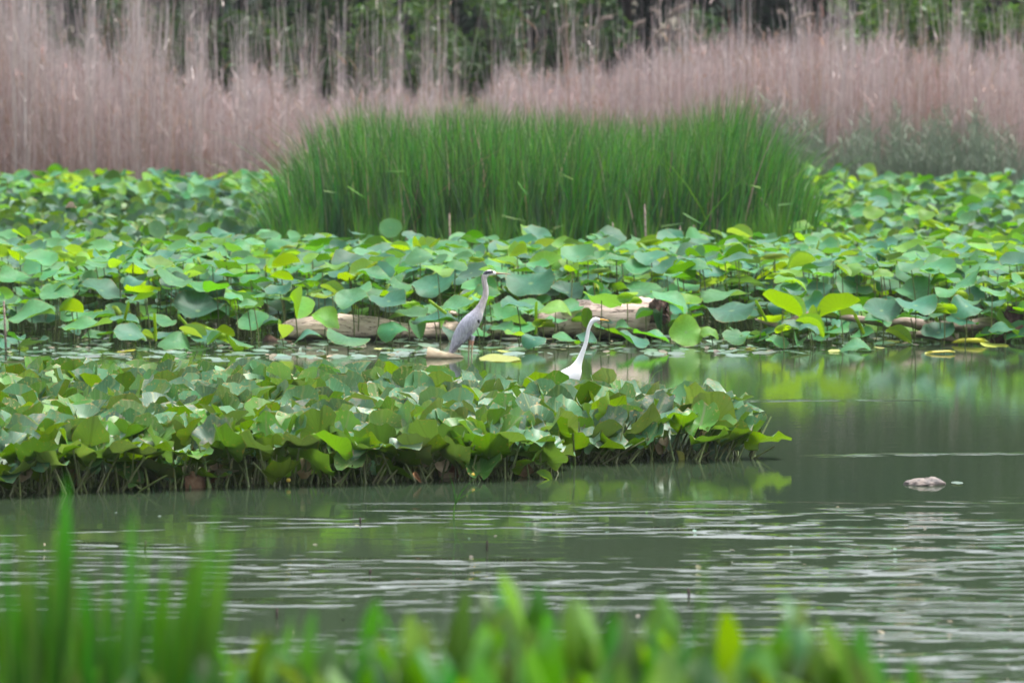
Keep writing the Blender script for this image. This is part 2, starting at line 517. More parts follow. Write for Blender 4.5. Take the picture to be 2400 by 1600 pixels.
bmp.inputs["Distance"].default_value = 1.0
k.set(bmp.inputs["Height"], hh)
murk = k.mix(k.ramp(k.noise(k.mapping(P, (0.1, 0.1, 0)), 1.0, 3.0), 0.3, 0.7), (0.021, 0.036, 0.020), (0.028, 0.043, 0.022))
wp = k.principled(murk, 0.03, 0.5, IOR=1.333, Normal=bmp.outputs[0])
M["water"] = k.finish(wp.outputs[0])

k = NT("mud_and_soil")
P = k.pos()
n1 = k.noise(P, 0.9, 6.0)
M["ground"] = k.finish(k.principled(k.mix(k.ramp(n1, 0.35, 0.65), (0.045, 0.040, 0.025), (0.08, 0.07, 0.035)), 0.9, 0.2).outputs[0])

# ------------------------------------------------------------------ ground and water
ys = [-60, 6, 12, 15, 18, 21, 24, 27, 60, 98, 101, 104, 108, 114, 130, 170, 260, 700, 1800]
zs = [2.6, 2.4, 1.9, 1.35, 0.95, 0.3, -0.3, -0.6, -0.6, -0.5, -0.2, 0.1, 0.22, 0.3, 0.5, 1.2, 3, 8, 14]
yy = np.interp(np.linspace(0, len(ys) - 1, 90), range(len(ys)), ys)
zz = np.interp(yy, ys, zs)
xx = np.concatenate([[-1500, -400], np.linspace(-60, 60, 60), [400, 1500]])
GX, GY = np.meshgrid(xx, yy)
GZ = np.repeat(zz[:, None], len(xx), 1) + 0.05 * np.sin(GX * 1.3 + GY) * np.cos(GY * 0.9) * (np.abs(GX) < 100)
i = np.arange(len(yy) - 1)[:, None] * len(xx) + np.arange(len(xx) - 1)[None, :]
F = np.stack([i, i + 1, i + 1 + len(xx), i + len(xx)], -1).reshape(-1, 4)
tag(link("ground", mesh_np("ground", np.stack([GX, GY, GZ], -1).reshape(-1, 3), F, [M["ground"]])), "dark muddy ground under the pond and the reeds", "ground", kind="structure")
V = np.array([[-220, 20.5, 0], [220, 20.5, 0], [220, 104.5, 0], [-220, 104.5, 0]])
tag(link("water", mesh_np("water", V, np.array([[0, 1, 2, 3]]), [M["water"]], smooth=False)), "still green pond water with pale ripples", "water", kind="structure")

# ------------------------------------------------------------------ woods behind the reeds


def leaf_cloud(centers, spread, per, size, squash=0.8):
    n = len(centers) * per
    c = np.repeat(centers, per, 0)
    sp = np.repeat(np.broadcast_to(np.asarray(spread, float), (len(centers),)), per)
    d = rng.normal(size=(n, 3))
    d /= np.linalg.norm(d, axis=1)[:, None]
    p = c + d * (sp * rng.random(n) ** 0.45)[:, None] * np.array([1, 1, squash])
    a = rng.normal(size=(n, 3)); a /= np.linalg.norm(a, axis=1)[:, None]
    b = np.cross(a, rng.normal(size=(n, 3))); b /= np.linalg.norm(b, axis=1)[:, None] + 1e-9
    s = (size * (0.6 + 0.8 * rng.random(n)))[:, None]
    V = np.stack([p - a * s, p + b * s * 0.45, p + a * s, p - b * s * 0.45], 1).reshape(-1, 3)
    F = np.arange(n * 4).reshape(-1, 4)
    return V, F


def tree(x, y, h, rad, crown_lo, mat, bark, label, trunk_r=0.2, lean=0.0, clumps=70, per=60, size=0.22):
    z0 = float(np.interp(y, ys, zs)) - 0.1
    t = empty("broadleaf_tree", (x, y, z0), label, "tree", "trees behind the reed bed")
    path = spline([[0, 0, 0], [lean * 0.3, 0, h * 0.3], [lean, 0.2, h * 0.6], [lean * 1.2, 0, h * 0.92]], 9)
    Vs, Fs, off = [], [[], []], 0
    V, F = tube(path, np.linspace(trunk_r, trunk_r * 0.2, 9), 9)
    parts = [(V, F)]
    for q in range(9):
        f = random.uniform(0.2, 0.85)
        p0 = path[int(f * 8)]
        a = random.uniform(0, 6.28)
        L = rad * random.uniform(0.5, 0.9) * (1.15 - f)
        p2 = p0 + np.array([math.cos(a) * L, math.sin(a) * L, L * random.uniform(0.2, 0.7)])
        pm = (p0 + p2) / 2 + np.array([0, 0, 0.12 * L])
        parts.append(tube(spline([p0, pm, p2], 5), np.linspace(trunk_r * 0.4, 0.02, 5), 6))
    for V, F in parts:
        Vs.append(V); Fs[0].append(F[0] + off); Fs[1].append(F[1] + off); off += len(V)
    link("trunk", mesh_np("trunk", np.vstack(Vs), [np.vstack(Fs[0]), np.vstack(Fs[1])], [bark]), t)
    d = rng.normal(size=(clumps, 3)); d /= np.linalg.norm(d, axis=1)[:, None]
    rr = rng.random(clumps) ** 0.4
    zc, zr = (h + crown_lo) / 2, (h - crown_lo) / 2
    c = np.stack([lean * 0.8 + d[:, 0] * rr * rad, d[:, 1] * rr * rad, zc + d[:, 2] * rr * zr], 1)
    V, F = leaf_cloud(c, 0.5 + 0.7 * rng.random(clumps), per, size)
    link("crown", mesh_np("crown", V, F, [mat], smooth=False), t)
    return t


TREES = [  # px, Y, height, crown radius, crown foot, leaf, bark, label
    (-260, 124, 19, 4.2, 2.2, "tree_mid", "bark", "grey-green tree beyond the left end of the reed bed, outermost of the row"),
    (130, 121, 18, 4.0, 2.0, "tree_mid", "bark_pale", "grey-green tree rising over the tallest dry reeds at the left"),
    (420, 126, 21, 4.4, 3.4, "tree_dark", "bark", "dark tree with shaded foot behind the left reeds"),
    (640, 118, 20, 3.6, 4.6, "tree_mid", "bark_pale", "mid green tree left of the bright green saplings"),
    (830, 128, 22, 4.6, 3.2, "tree_dark", "bark", "dark tree standing just left of the bright green saplings"),
    (1010, 130, 20, 4.4, 2.4, "tree_dark", "bark", "dark tree directly behind the bright green saplings"),
    (1230, 127, 21, 4.4, 3.6, "tree_dark", "bark", "dark tree with a deep blue-black gap under it, behind the middle reeds"),
    (1480, 130, 22, 4.6, 3.6, "tree_dark", "bark", "dark tree behind the feathery reed plumes"),
    (1720, 126, 20, 4.4, 3.0, "tree_dark", "bark", "dark tree behind the highest part of the right-hand reeds"),
    (1960, 124, 19, 4.0, 2.6, "tree_dark", "bark", "dark green tree where the light shrubs on the right begin"),
    (2200, 127, 20, 4.4, 1.8, "tree_mid", "bark", "mid green tree behind the light shrubs on the right"),
    (2500, 124, 19, 4.4, 1.8, "tree_mid", "bark", "mid green tree at the right end of the row"),
    (2800, 130, 20, 4.4, 2.2, "tree_dark", "bark", "dark tree past the right end of the light shrubs"),
]
for (px, Yt, h, rad, lo, lm, bk, lab) in TREES:
    bk = "bark"
    tree((px - 1200) / FPX * Yt, Yt, h * 0.78, rad, lo, M[lm], M[bk], lab, trunk_r=random.uniform(0.10, 0.16), lean=random.uniform(-0.8, 0.8))

SHRUBS = [  # px, Y, height, radius, leaf, label
    (900, 115, 4.6, 1.1, "tree_light", "bright green leafy sapling left of its taller twin, in front of the dark wood"),
    (1060, 116, 5.6, 1.5, "tree_light", "tallest bright green sapling over the middle of the reeds"),
    (1170, 114, 4.7, 0.9, "tree_mid", "smaller mid green sapling right of the tallest bright one"),
    (1000, 113, 3.7, 1.2, "tree_mid", "low mid green bush under the bright saplings"),
    (2010, 115, 4.7, 1.3, "tree_light", "light green shrub next to the dark gap on the right"),
    (2150, 116, 5.2, 1.5, "tree_light", "tall light green shrub above the right-hand reeds"),
    (2290, 114, 5.0, 1.3, "tree_light", "light green shrub second from the right edge"),
    (2420, 115, 5.4, 1.5, "tree_light", "light green shrub at the right edge"),
    (240, 114, 4.6, 1.2, "tree_mid", "grey-green bush half hidden by the tallest left reeds"),
    (60, 115, 5.0, 1.3, "tree_mid", "grey-green bush at the left edge behind the reeds"),
    (330, 113, 4.3, 1.2, "tree_mid", "grey-green bush behind the left reeds, second from the tallest ones"),
    (460, 115, 5.2, 1.3, "tree_mid", "tall grey-green bush behind the middle of the left reeds"),
    (590, 113, 4.2, 1.1, "tree_mid", "low grey-green bush where the left reeds begin to drop"),
    (720, 116, 5.0, 1.3, "tree_mid", "grey-green bush left of the bright saplings"),
    (1330, 118, 5.0, 1.3, "tree_mid", "dusky bush behind the leftmost plumed reeds"),
    (1640, 117, 3.9, 0.9, "tree_mid", "small green bush low in the dark wood behind the right reeds"),
]
for (px, Yt, h, rad, lm, lab) in SHRUBS:
    z0 = float(np.interp(Yt, ys, zs)) - 0.1
    t = empty("shrub", ((px - 1200) / FPX * Yt, Yt, z0), lab, "shrub", "shrubs at the edge of the wood")
    Vs, Qs, Ts, off = [], [], [], 0
    for q in range(6):
        a = random.uniform(0, 6.28)
        p = spline([[0, 0, 0], [math.cos(a) * rad * 0.25, math.sin(a) * rad * 0.25, h * 0.45], [math.cos(a) * rad * 0.6, math.sin(a) * rad * 0.6, h * 0.85]], 6)
        V, F = tube(p, np.linspace(0.045, 0.01, 6), 6)
        Vs.append(V); Qs.append(F[0] + off); Ts.append(F[1] + off); off += len(V)
    link("stem", mesh_np("stem", np.vstack(Vs), [np.vstack(Qs), np.vstack(Ts)], [M["bark"]]), t)
    n = 55
    d = rng.normal(size=(n, 3)); d /= np.linalg.norm(d, axis=1)[:, None]
    rr = rng.random(n) ** 0.45
    c = np.stack([d[:, 0] * rr * rad, d[:, 1] * rr * rad, h * 0.56 + d[:, 2] * rr * h * 0.43], 1)
    V, F = leaf_cloud(c, 0.22 + 0.3 * rng.random(n), 46, 0.10)
    link("crown", mesh_np("crown", V, F, [M[lm]], smooth=False), t)

n = 1500
c = np.stack([rng.uniform(-36, 36, n), rng.uniform(146, 160, n), 0.5 + 18 * rng.random(n)], 1)
V, F = leaf_cloud(c, 1.8, 36, 0.5)
tag(link("far_woods", mesh_np("far_woods", V, F, [M["tree_dark"]], smooth=False)), "dark mass of woodland deep behind the trees", "woods", kind="stuff")

# ------------------------------------------------------------------ reed bed


def reed_height(px):
    top = np.interp(px, [-300, 0, 150, 300, 450, 600, 760, 900, 1050, 1200, 1350, 1500, 1650, 1800, 2000, 2200, 2400, 2700],
                    [40, 70, 110, 150, 175, 190, 205, 225, 230, 205, 165, 125, 85, 75, 90, 105, 115, 110])
    return top


def wobble(px, step, seed, amp):
    """smooth random clumping along the bed"""
    r2 = np.random.default_rng(seed)
    kx_ = np.arange(-600, 3200, step)
    return amp * np.interp(px, kx_, r2.normal(size=len(kx_)))


n = 40000
dep = rng.random(n)
Yr = 103.0 + 8.0 * dep ** 1.1
px = rng.uniform(-320, 2720, n)
px = px + wobble(px, 26, 5, 9.0)
xr = (px - 1200) / FPX * Yr
zt = CAMZ - reed_height(px) * 104.0 / FPX + wobble(px, 55, 1, 0.14) + wobble(px, 17, 2, 0.20)
hgt = zt * (0.45 + 0.55 * rng.random(n) ** 0.8)
tall = rng.random(n) < np.interp(px, [0, 150, 700, 900, 1300, 1700, 2400], [0.55, 0.34, 0.16, 0.08, 0.06, 0.06, 0.06]) * np.clip(0.55 + wobble(px, 20, 3, 0.9), 0, 2.2)
hgt = np.where(tall, zt + 0.1 + 2.4 * rng.random(n) ** 1.8 * np.interp(px, [0, 900, 1300, 2400], [1.0, 1.0, 0.8, 0.6]), hgt)
base = np.stack([xr, Yr, np.interp(Yr, ys, zs) - 0.1], 1)
ld = rng.uniform(0, 2 * np.pi, n)
V1, F1, t1 = strips(base, hgt, rng.uniform(0.006, 0.014, n), np.abs(rng.normal(0, 0.13, n)) * hgt * 0.6, ld, rng.uniform(-0.6, 0.6, n), 4, 1.4, 0.55)
# dry leaves along the stems
m = 52000
idx = rng.integers(0, n, m)
f = rng.uniform(0.10, 1.0, m) ** 1.2
lb = base[idx].copy()
lb[:, 2] += hgt[idx] * f * 0.97
lb[:, 0] += np.abs(0) + np.cos(ld[idx]) * 0
V2, F2, t2 = strips(lb, rng.uniform(0.05, 0.42, m), rng.uniform(0.012, 0.028, m), rng.uniform(0.08, 0.34, m), rng.uniform(0, 2 * np.pi, m), rng.uniform(-1, 1, m), 3, 1.2, 0.95)
# fallen stems leaning across
q = 700
lb = np.stack([rng.uniform(-15, 15, q), rng.uniform(102.2, 104.5, q), np.full(q, 0.1)], 1)
V3, F3, t3 = strips(lb, rng.uniform(0.5, 2.0, q), rng.uniform(0.012, 0.02, q), rng.uniform(0.5, 1.8, q), rng.choice([0.1, 3.0, 2.7, 0.4], q), np.full(q, 1.5), 3, 1.0, 0.5)
V = np.vstack([V1, V2, V3])
F = np.vstack([F1, F2 + len(V1), F3 + len(V1) + len(V2)])
clump = wobble(px, 24, 7, 0.35) + wobble(px, 90, 8, 0.35) + rng.normal(0, 1.0, n)
stem_mat = np.where(clump > 0.9, 1, np.where(clump < -1.1, 2, 0))
stem_mat = np.where(tall & (stem_mat == 0), 1, stem_mat)
mi = np.concatenate([np.repeat(stem_mat, 4), np.repeat(np.where(rng.random(m) < 0.25, 2, stem_mat[idx]), 3), np.ones(len(F3), int)])
tag(link("reeds", mesh_np("reeds", V, F, [M["reed_dry"], M["reed_pale"], M["reed_brown"]], mi, attrs={"t": np.concatenate([t1, t2, t3])})), "dense pinkish bed of dry reeds in front of the wood", "reeds", kind="stuff")

# green shoots among the reeds on the right
n = 3000
px = np.concatenate([rng.normal(2050, 200, n // 2), rng.normal(2280, 160, n // 4), rng.uniform(1650, 2500, n - n // 2 - n // 4)])
Yr = rng.uniform(101.6, 103.6, n)
zt = CAMZ - np.interp(px, [1500, 1750, 1900, 2200, 2500], [250, 205, 250, 225, 235]) * 102 / FPX
hgt = zt * np.clip(rng.uniform(0.3, 0.95, n) + wobble(px, 30, 12, 0.16), 0.15, 1.2)
base = np.stack([(px - 1200) / FPX * Yr, Yr, np.full(n, -0.1)], 1)
V1, F1, t1 = strips(base, hgt, rng.uniform(0.012, 0.022, n), rng.uniform(0, 0.35, n), rng.uniform(0, 6.28, n), rng.uniform(-1, 1, n), 4, 1.8, 0.9)
m = 6500
idx = rng.integers(0, n, m)
lb = base[idx].copy()
lb[:, 2] += hgt[idx] * rng.uniform(0.25, 0.95, m)
V2, F2, t2 = strips(lb, rng.uniform(0.08, 0.3, m), rng.uniform(0.02, 0.035, m), rng.uniform(0.1, 0.35, m), rng.uniform(0, 6.28, m), rng.uniform(-1, 1, m), 3, 1.3, 0.95)
tag(link("reed_shoots", mesh_np("reed_shoots", np.vstack([V1, V2]), np.vstack([F1, F2 + len(V1)]), [M["reed_green"]], attrs={"t": np.concatenate([t1, t2])})),
    "grey-green young reed shoots in front of the dry reeds", "reeds", kind="stuff")

# single tall stalks that stand out above the reed bed
STALKS = [  # px, py of the top, plume, lean px, label
    (1310, 62, 1, 6, "dry reed stalk with a small pale plume, leftmost of the plumed ones"),
    (1375, 68, 1, 14, "dry reed stalk with a drooping plume beside the largest plume"),
    (1398, 42, 2, 18, "tall dry reed stalk with the largest feathery plume"),
    (1487, 52, 1, 4, "dry reed stalk with a tan plume between the large plume and the highest one"),
    (1532, 70, 2, 10, "dry reed stalk with a wide pink-tan plume low over the reeds"),
    (1570, 18, 2, 8, "dry reed stalk with the highest plume, against the dark wood"),
    (1548, 24, 1, -8, "dry reed stalk with a narrow plume touching the highest plume"),
    (1865, 38, 2, 8, "dry reed stalk with a ragged plume on the right above the reeds"),
    (1845, 30, 1, -5, "dry reed stalk with a small plume left of the ragged one"),
    (1998, 34, 1, 3, "dry reed stalk with a pale plume in front of the light shrubs"),
    (1605, 72, 1, -6, "dry reed stalk with a whitish plume where the right-hand reeds rise"),
]
for (px, py, pl, lean, lab) in STALKS:
    Ys = 103.4
    top = at(px, py, Ys)
    b = Vector((top.x - lean * Ys / FPX, Ys, -0.1))
    t = empty("plumed_reed", b, lab, "reed", "plumed reed stalks")
    h = top.z - b.z
    dx = top.x - b.x
    V, F = tube(spline([[0, 0, 0], [dx * 0.2, 0, h * 0.5], [dx * 0.7, 0, h * 0.85], [dx, 0, h]], 8), np.linspace(0.009, 0.004, 8), 6)
    link("stalk", mesh_np("stalk", V, F, [M["reed_pale"]], attrs={"t": np.ones(len(V))}), t)
    nn = 280 if pl == 2 else 150
    L = 0.42 if pl == 2 else 0.26
    sg = 1 if lean >= 0 else -1
    core = spline([[dx, 0, h - 0.02], [dx + sg * L * 0.25, 0, h + L * 0.42], [dx + sg * L * 0.75, 0, h + L * 0.55]], 12)
    core[:, 2] -= L * 0.5
    u = rng.random(nn)
    pb = np.stack([np.interp(u, np.linspace(0, 1, 12), core[:, q_]) for q_ in range(3)], 1)
    V, F, tt = strips(pb, rng.uniform(-0.05, 0.08, nn), rng.uniform(0.012, 0.022, nn), rng.uniform(0.05, 0.17, nn) * (L / 0.42), np.where(rng.random(nn) < 0.75, rng.uniform(-0.9, 0.9, nn) + (0 if sg > 0 else np.pi), rng.uniform(0, 6.28, nn)), rng.uniform(-1, 1, nn), 2, 1.3, 0.9)
    Vc, Fc = tube(core, np.linspace(0.012, 0.005, 12), 6)
    tt = np.concatenate([tt, np.ones(len(Vc))])
    F = [np.vstack([F, Fc[0] + len(V)]), Fc[1] + len(V)]
    V = np.vstack([V, Vc])
    link("plume", mesh_np("plume", V, F, [M["plume"]], attrs={"t": tt}), t)

# ------------------------------------------------------------------ cattail stand
n = 13000
Yc = 77.5 + 8.0 * rng.random(n)
px = rng.uniform(615, 1915, n)
px = px + wobble(px, 22, 21, 7.0)
top = np.interp(px, [600, 640, 690, 740, 800, 900, 1000, 1120, 1300, 1500, 1650, 1740, 1790, 1850, 1900, 1930],
                [560, 455, 360, 290, 258, 248, 262, 278, 268, 292, 280, 252, 285, 350, 430, 520])
pxb = 1265 + (px - 1265) * 0.965
zt = CAMZ + 0.26 - top * 80.0 / FPX + wobble(px, 24, 22, 0.13) + wobble(px, 90, 23, 0.09)
hgt = np.maximum(0.35, zt * (1.02 - 0.42 * rng.random(n) ** 1.1))
base = np.stack([(pxb - 1200) / FPX * 80.0 + rng.normal(0, 0.05, n), Yc, np.full(n, -0.1)], 1)
out = (px - 1265) / 650
px_main = px
lx = 0.05 + np.abs(rng.normal(0, 0.13, n)) * hgt * (1 + 2.2 * (rng.random(n) < 0.12))
lx = lx * (1 + 0.9 * np.maximum(0, np.abs(out) - 0.5))
ldir = np.where(rng.random(n) < 0.5 + 0.45 * out, rng.normal(0, 0.7, n), np.pi + rng.normal(0, 0.7, n))
V1, F1, t1 = strips(base, hgt, rng.uniform(0.018, 0.036, n), lx, ldir, rng.uniform(-1.2, 1.2, n), 6, 1.9, 0.97)
m = 2600                                           # shorter paler shoots along the front, in clumps
cl = rng.uniform(640, 1905, 62)
ch = rng.uniform(0.55, 1.45, 62)
ci = rng.integers(0, 62, m)
px = cl[ci] + rng.normal(0, 4.5, m)
base2 = np.stack([(px - 1200) / FPX * 77.0, rng.uniform(75.9, 77.2, m), np.full(m, -0.1)], 1)
V2, F2, t2 = strips(base2, ch[ci] * rng.uniform(0.6, 1.1, m), rng.uniform(0.016, 0.03, m), np.abs(rng.normal(0, 0.2, m)), rng.uniform(0, 6.28, m), rng.uniform(-0.7, 0.7, m), 5, 1.7, 0.95)
q = 12                                             # snapped blades that hang over
base3 = np.stack([rng.uniform(-3.7, 4.6, q), rng.uniform(76.2, 77.2, q), rng.uniform(0.7, 1.9, q)], 1)
V3, F3, t3 = strips(base3, rng.uniform(-0.25, 0.15, q), rng.uniform(0.014, 0.022, q), rng.uniform(0.15, 0.4, q), rng.choice([0.2, 2.9, 0.0, 3.14], q), np.full(q, 1.57), 4, 1.0, 0.9)
V3[1::2] += np.array([0, 0, 0.022])
V = np.vstack([V1, V2, V3])
F = np.vstack([F1, F2 + len(V1), F3 + len(V1) + len(V2)])
pick = rng.random(n)
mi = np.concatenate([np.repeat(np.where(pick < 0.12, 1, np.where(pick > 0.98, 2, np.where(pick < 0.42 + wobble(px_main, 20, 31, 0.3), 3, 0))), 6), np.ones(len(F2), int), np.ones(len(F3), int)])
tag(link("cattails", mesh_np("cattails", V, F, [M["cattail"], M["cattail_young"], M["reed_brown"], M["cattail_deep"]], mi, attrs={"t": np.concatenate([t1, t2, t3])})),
    "tall dense stand of green cattails in the middle of the pond", "cattails", kind="stuff")

DEAD = [(1053, 500, 560, "short pale dead stalk beside the single round lotus leaf at the cattails"), (1436, 522, 575, "short grey dead stalk at the foot of the cattails, left of the tall pale one"),
        (1511, 478, 575, "tallest pale dead stalk at the foot of the cattails"), (1594, 530, 580, "brown dead stalk among lotus leaves right of the tall pale one"),
        (1626, 528, 578, "thin whitish dead stalk right of the brown one"), (1758, 535, 580, "small reddish dead stalk at the right foot of the cattails"),
        (382, 660, 705, "pinkish dead stalk standing among the left lotus leaves"), (9, 705, 830, "pale dead stalk by the water at the left edge")]
for (px, p0, p1, lab) in DEAD:
    Yd = 75.6 if p1 < 600 else (66.0 if p1 < 720 else 60.8)
    a, b = at(px, p0, Yd), at(px + 6, p1, Yd)
    b.z = -0.1
    V, F = tube([(0, 0, 0), ((a - b) * 0.5)[:], (a - b)[:]], [0.016, 0.014, 0.011], 7)
    tag(link("dead_stalk", mesh_np("dead_stalk", V, F, [M["branch"]]), loc=b), lab, "stalk", "dead stalks")

# ------------------------------------------------------------------ lotus


def lotus_shape(kind, v, rings=6, seg=28):
    """unit-radius leaf blade, stalk joint at the origin; returns V, quads/tris, uv"""
    r_ = random.Random(1000 * v + hash(kind) % 7 if False else 97 * v + len(kind))
    th = np.linspace(0, 2 * np.pi, seg, endpoint=False)
    rr = np.linspace(0, 1, rings + 1)[1:] ** 0.85
    T, Rr = np.meshgrid(th, rr)
    ph = [r_.uniform(0, 6.28) for _ in range(6)]
    edge = 1 + 0.05 * np.sin(2 * T + ph[0]) + 0.035 * np.sin(3 * T + ph[1]) + 0.02 * np.sin(7 * T + ph[2])
    # shallow notches opposite one another, as in a young lotus leaf
    edge -= 0.07 * np.exp(-(np.mod(T - ph[5] + np.pi, 2 * np.pi) - np.pi) ** 2 / 0.02)
    x, y = Rr * edge * np.cos(T), Rr * edge * np.sin(T)
    z = np.zeros_like(x)
    if kind == "cup":
        z = r_.uniform(0.16, 0.34) * Rr ** 1.5 + r_.uniform(0.06, 0.16) * Rr ** 2 * np.sin(2 * T + ph[3]) + 0.09 * Rr ** 3 * np.sin(3 * T + ph[4]) + 0.05 * Rr ** 5 * np.sin(5 * T + ph[2]) + 0.03 * Rr ** 6 * np.sin(8 * T + ph[0])
    elif kind == "wave":
        z = 0.10 * Rr ** 1.5 + r_.uniform(0.1, 0.24) * Rr ** 2 * np.sin(2 * T + ph[3]) + r_.uniform(0.06, 0.14) * Rr ** 2.5 * np.sin(3 * T + ph[4]) + 0.06 * Rr ** 5 * np.sin(6 * T + ph[1])
    elif kind == "droop":
        z = 0.12 * Rr - r_.uniform(0.30, 0.5) * np.abs(x) ** 2.0 * 1.2 + 0.1 * Rr ** 2 * np.sin(3 * T + ph[4]) + 0.03 * Rr ** 5 * np.sin(7 * T + ph[1])
        x = x * 0.92
    elif kind == "fold":
        al = R(r_.uniform(48, 72))
        s = np.abs(x)
        z = s * math.sin(al) * (0.75 + 0.25 * s) + 0.06 * np.sin(3 * y + ph[2])
        x = x * math.cos(al) * (1 - 0.1 * s)
        y = y * 1.05
    elif kind == "roll":
        cr = r_.uniform(0.24, 0.30)                       # the two halves roll inwards like scrolls
        s = np.abs(x) * (1 - 0.35 * y ** 2)
        a = s / cr
        z = cr * (1 - np.cos(np.minimum(a, 4.6))) * 0.9
        x = np.sign(x) * (0.02 + cr * np.sin(np.minimum(a, 4.6)) * 0.8 + 0.10 * s)
        y = y * 1.15
    elif kind == "flat":
        z = 0.03 * Rr ** 2 * np.sin(2 * T + ph[3]) + 0.05 * Rr ** 4 * (0.5 + 0.5 * np.sin(5 * T + ph[2]))
    V = np.vstack([[0, 0, 0], np.stack([x, y, z], -1).reshape(-1, 3)])
    uv = np.vstack([[0.5, 0], np.stack([T / (2 * np.pi), Rr], -1).reshape(-1, 2)])
    j = np.arange(seg); kx = (j + 1) % seg
    tri = np.stack([np.zeros(seg, int), 1 + j, 1 + kx], -1)
    i = (np.arange(rings - 1) * seg)[:, None]
    quad = np.stack([1 + i + j, 1 + i + seg + j, 1 + i + seg + kx, 1 + i + kx], -1).reshape(-1, 4)
    return V, [quad, tri], uv


KINDS = {"cup": 8, "wave": 8, "droop": 5, "fold": 5, "roll": 4, "flat": 5}
CLS = {"b": "lotus_blue", "g": "lotus_green", "y": "lotus_yellow"}
lotus_hi, lotus_lo, lotus_mesh = {}, {}, {}
for kd, cnt in KINDS.items():
    for v in range(cnt):
        lotus_hi[kd, v] = lotus_shape(kd, v)
        lotus_lo[kd, v] = lotus_shape(kd, v, 3, 14)
        for c in CLS:
            V, F, uv = lotus_hi[kd, v]
            lotus_mesh[kd, v, c] = mesh_np("lotus_blade", V, F, [M[CLS[c]]], uv=uv)

V, F = tube(spline([[0, 0, 0], [0.004, 0.002, 0.35], [-0.004, 0.003, 0.7], [0, 0, 1]], 6), np.full(6, 1.0), 6, False)
stalk_path = spline([[0, 0, 0], [0.02, 0.0, 0.35], [0.015, 0.01, 0.7], [0, 0, 1]], 6)
V, F = tube(stalk_path * np.array([1, 1, 1]), np.linspace(0.0085, 0.0065, 6), 6, False)
STALK = mesh_np("lotus_stalk", V, F, [M["lotus_stalk"]])
STALKV = (V, F)


def tilt(pitch, roll, yaw):
    return Quaternion((1, 0, 0), R(pitch)) @ Quaternion((0, 1, 0), R(roll)) @ Quaternion((0, 0, 1), R(yaw))


def lotus_leaf(p, rad, kd, v, c, q, label, group, sx=0.0, name="lotus_leaf"):
    """p: where stalk and blade meet"""
    b = Vector((p.x + sx, p.y + 0.02, -0.08))
    t = empty(name, b, label, "lotus leaf", group)
    link("blade", lotus_mesh[kd, v, c], t, p - b, q, (rad, rad, rad))
    d = p - b
    qs = Vector((0, 0, 1)).rotation_difference(d.normalized())
    link("stalk", STALK, t, (0, 0, 0), qs, (1, 1, d.length - 0.004))
    return t


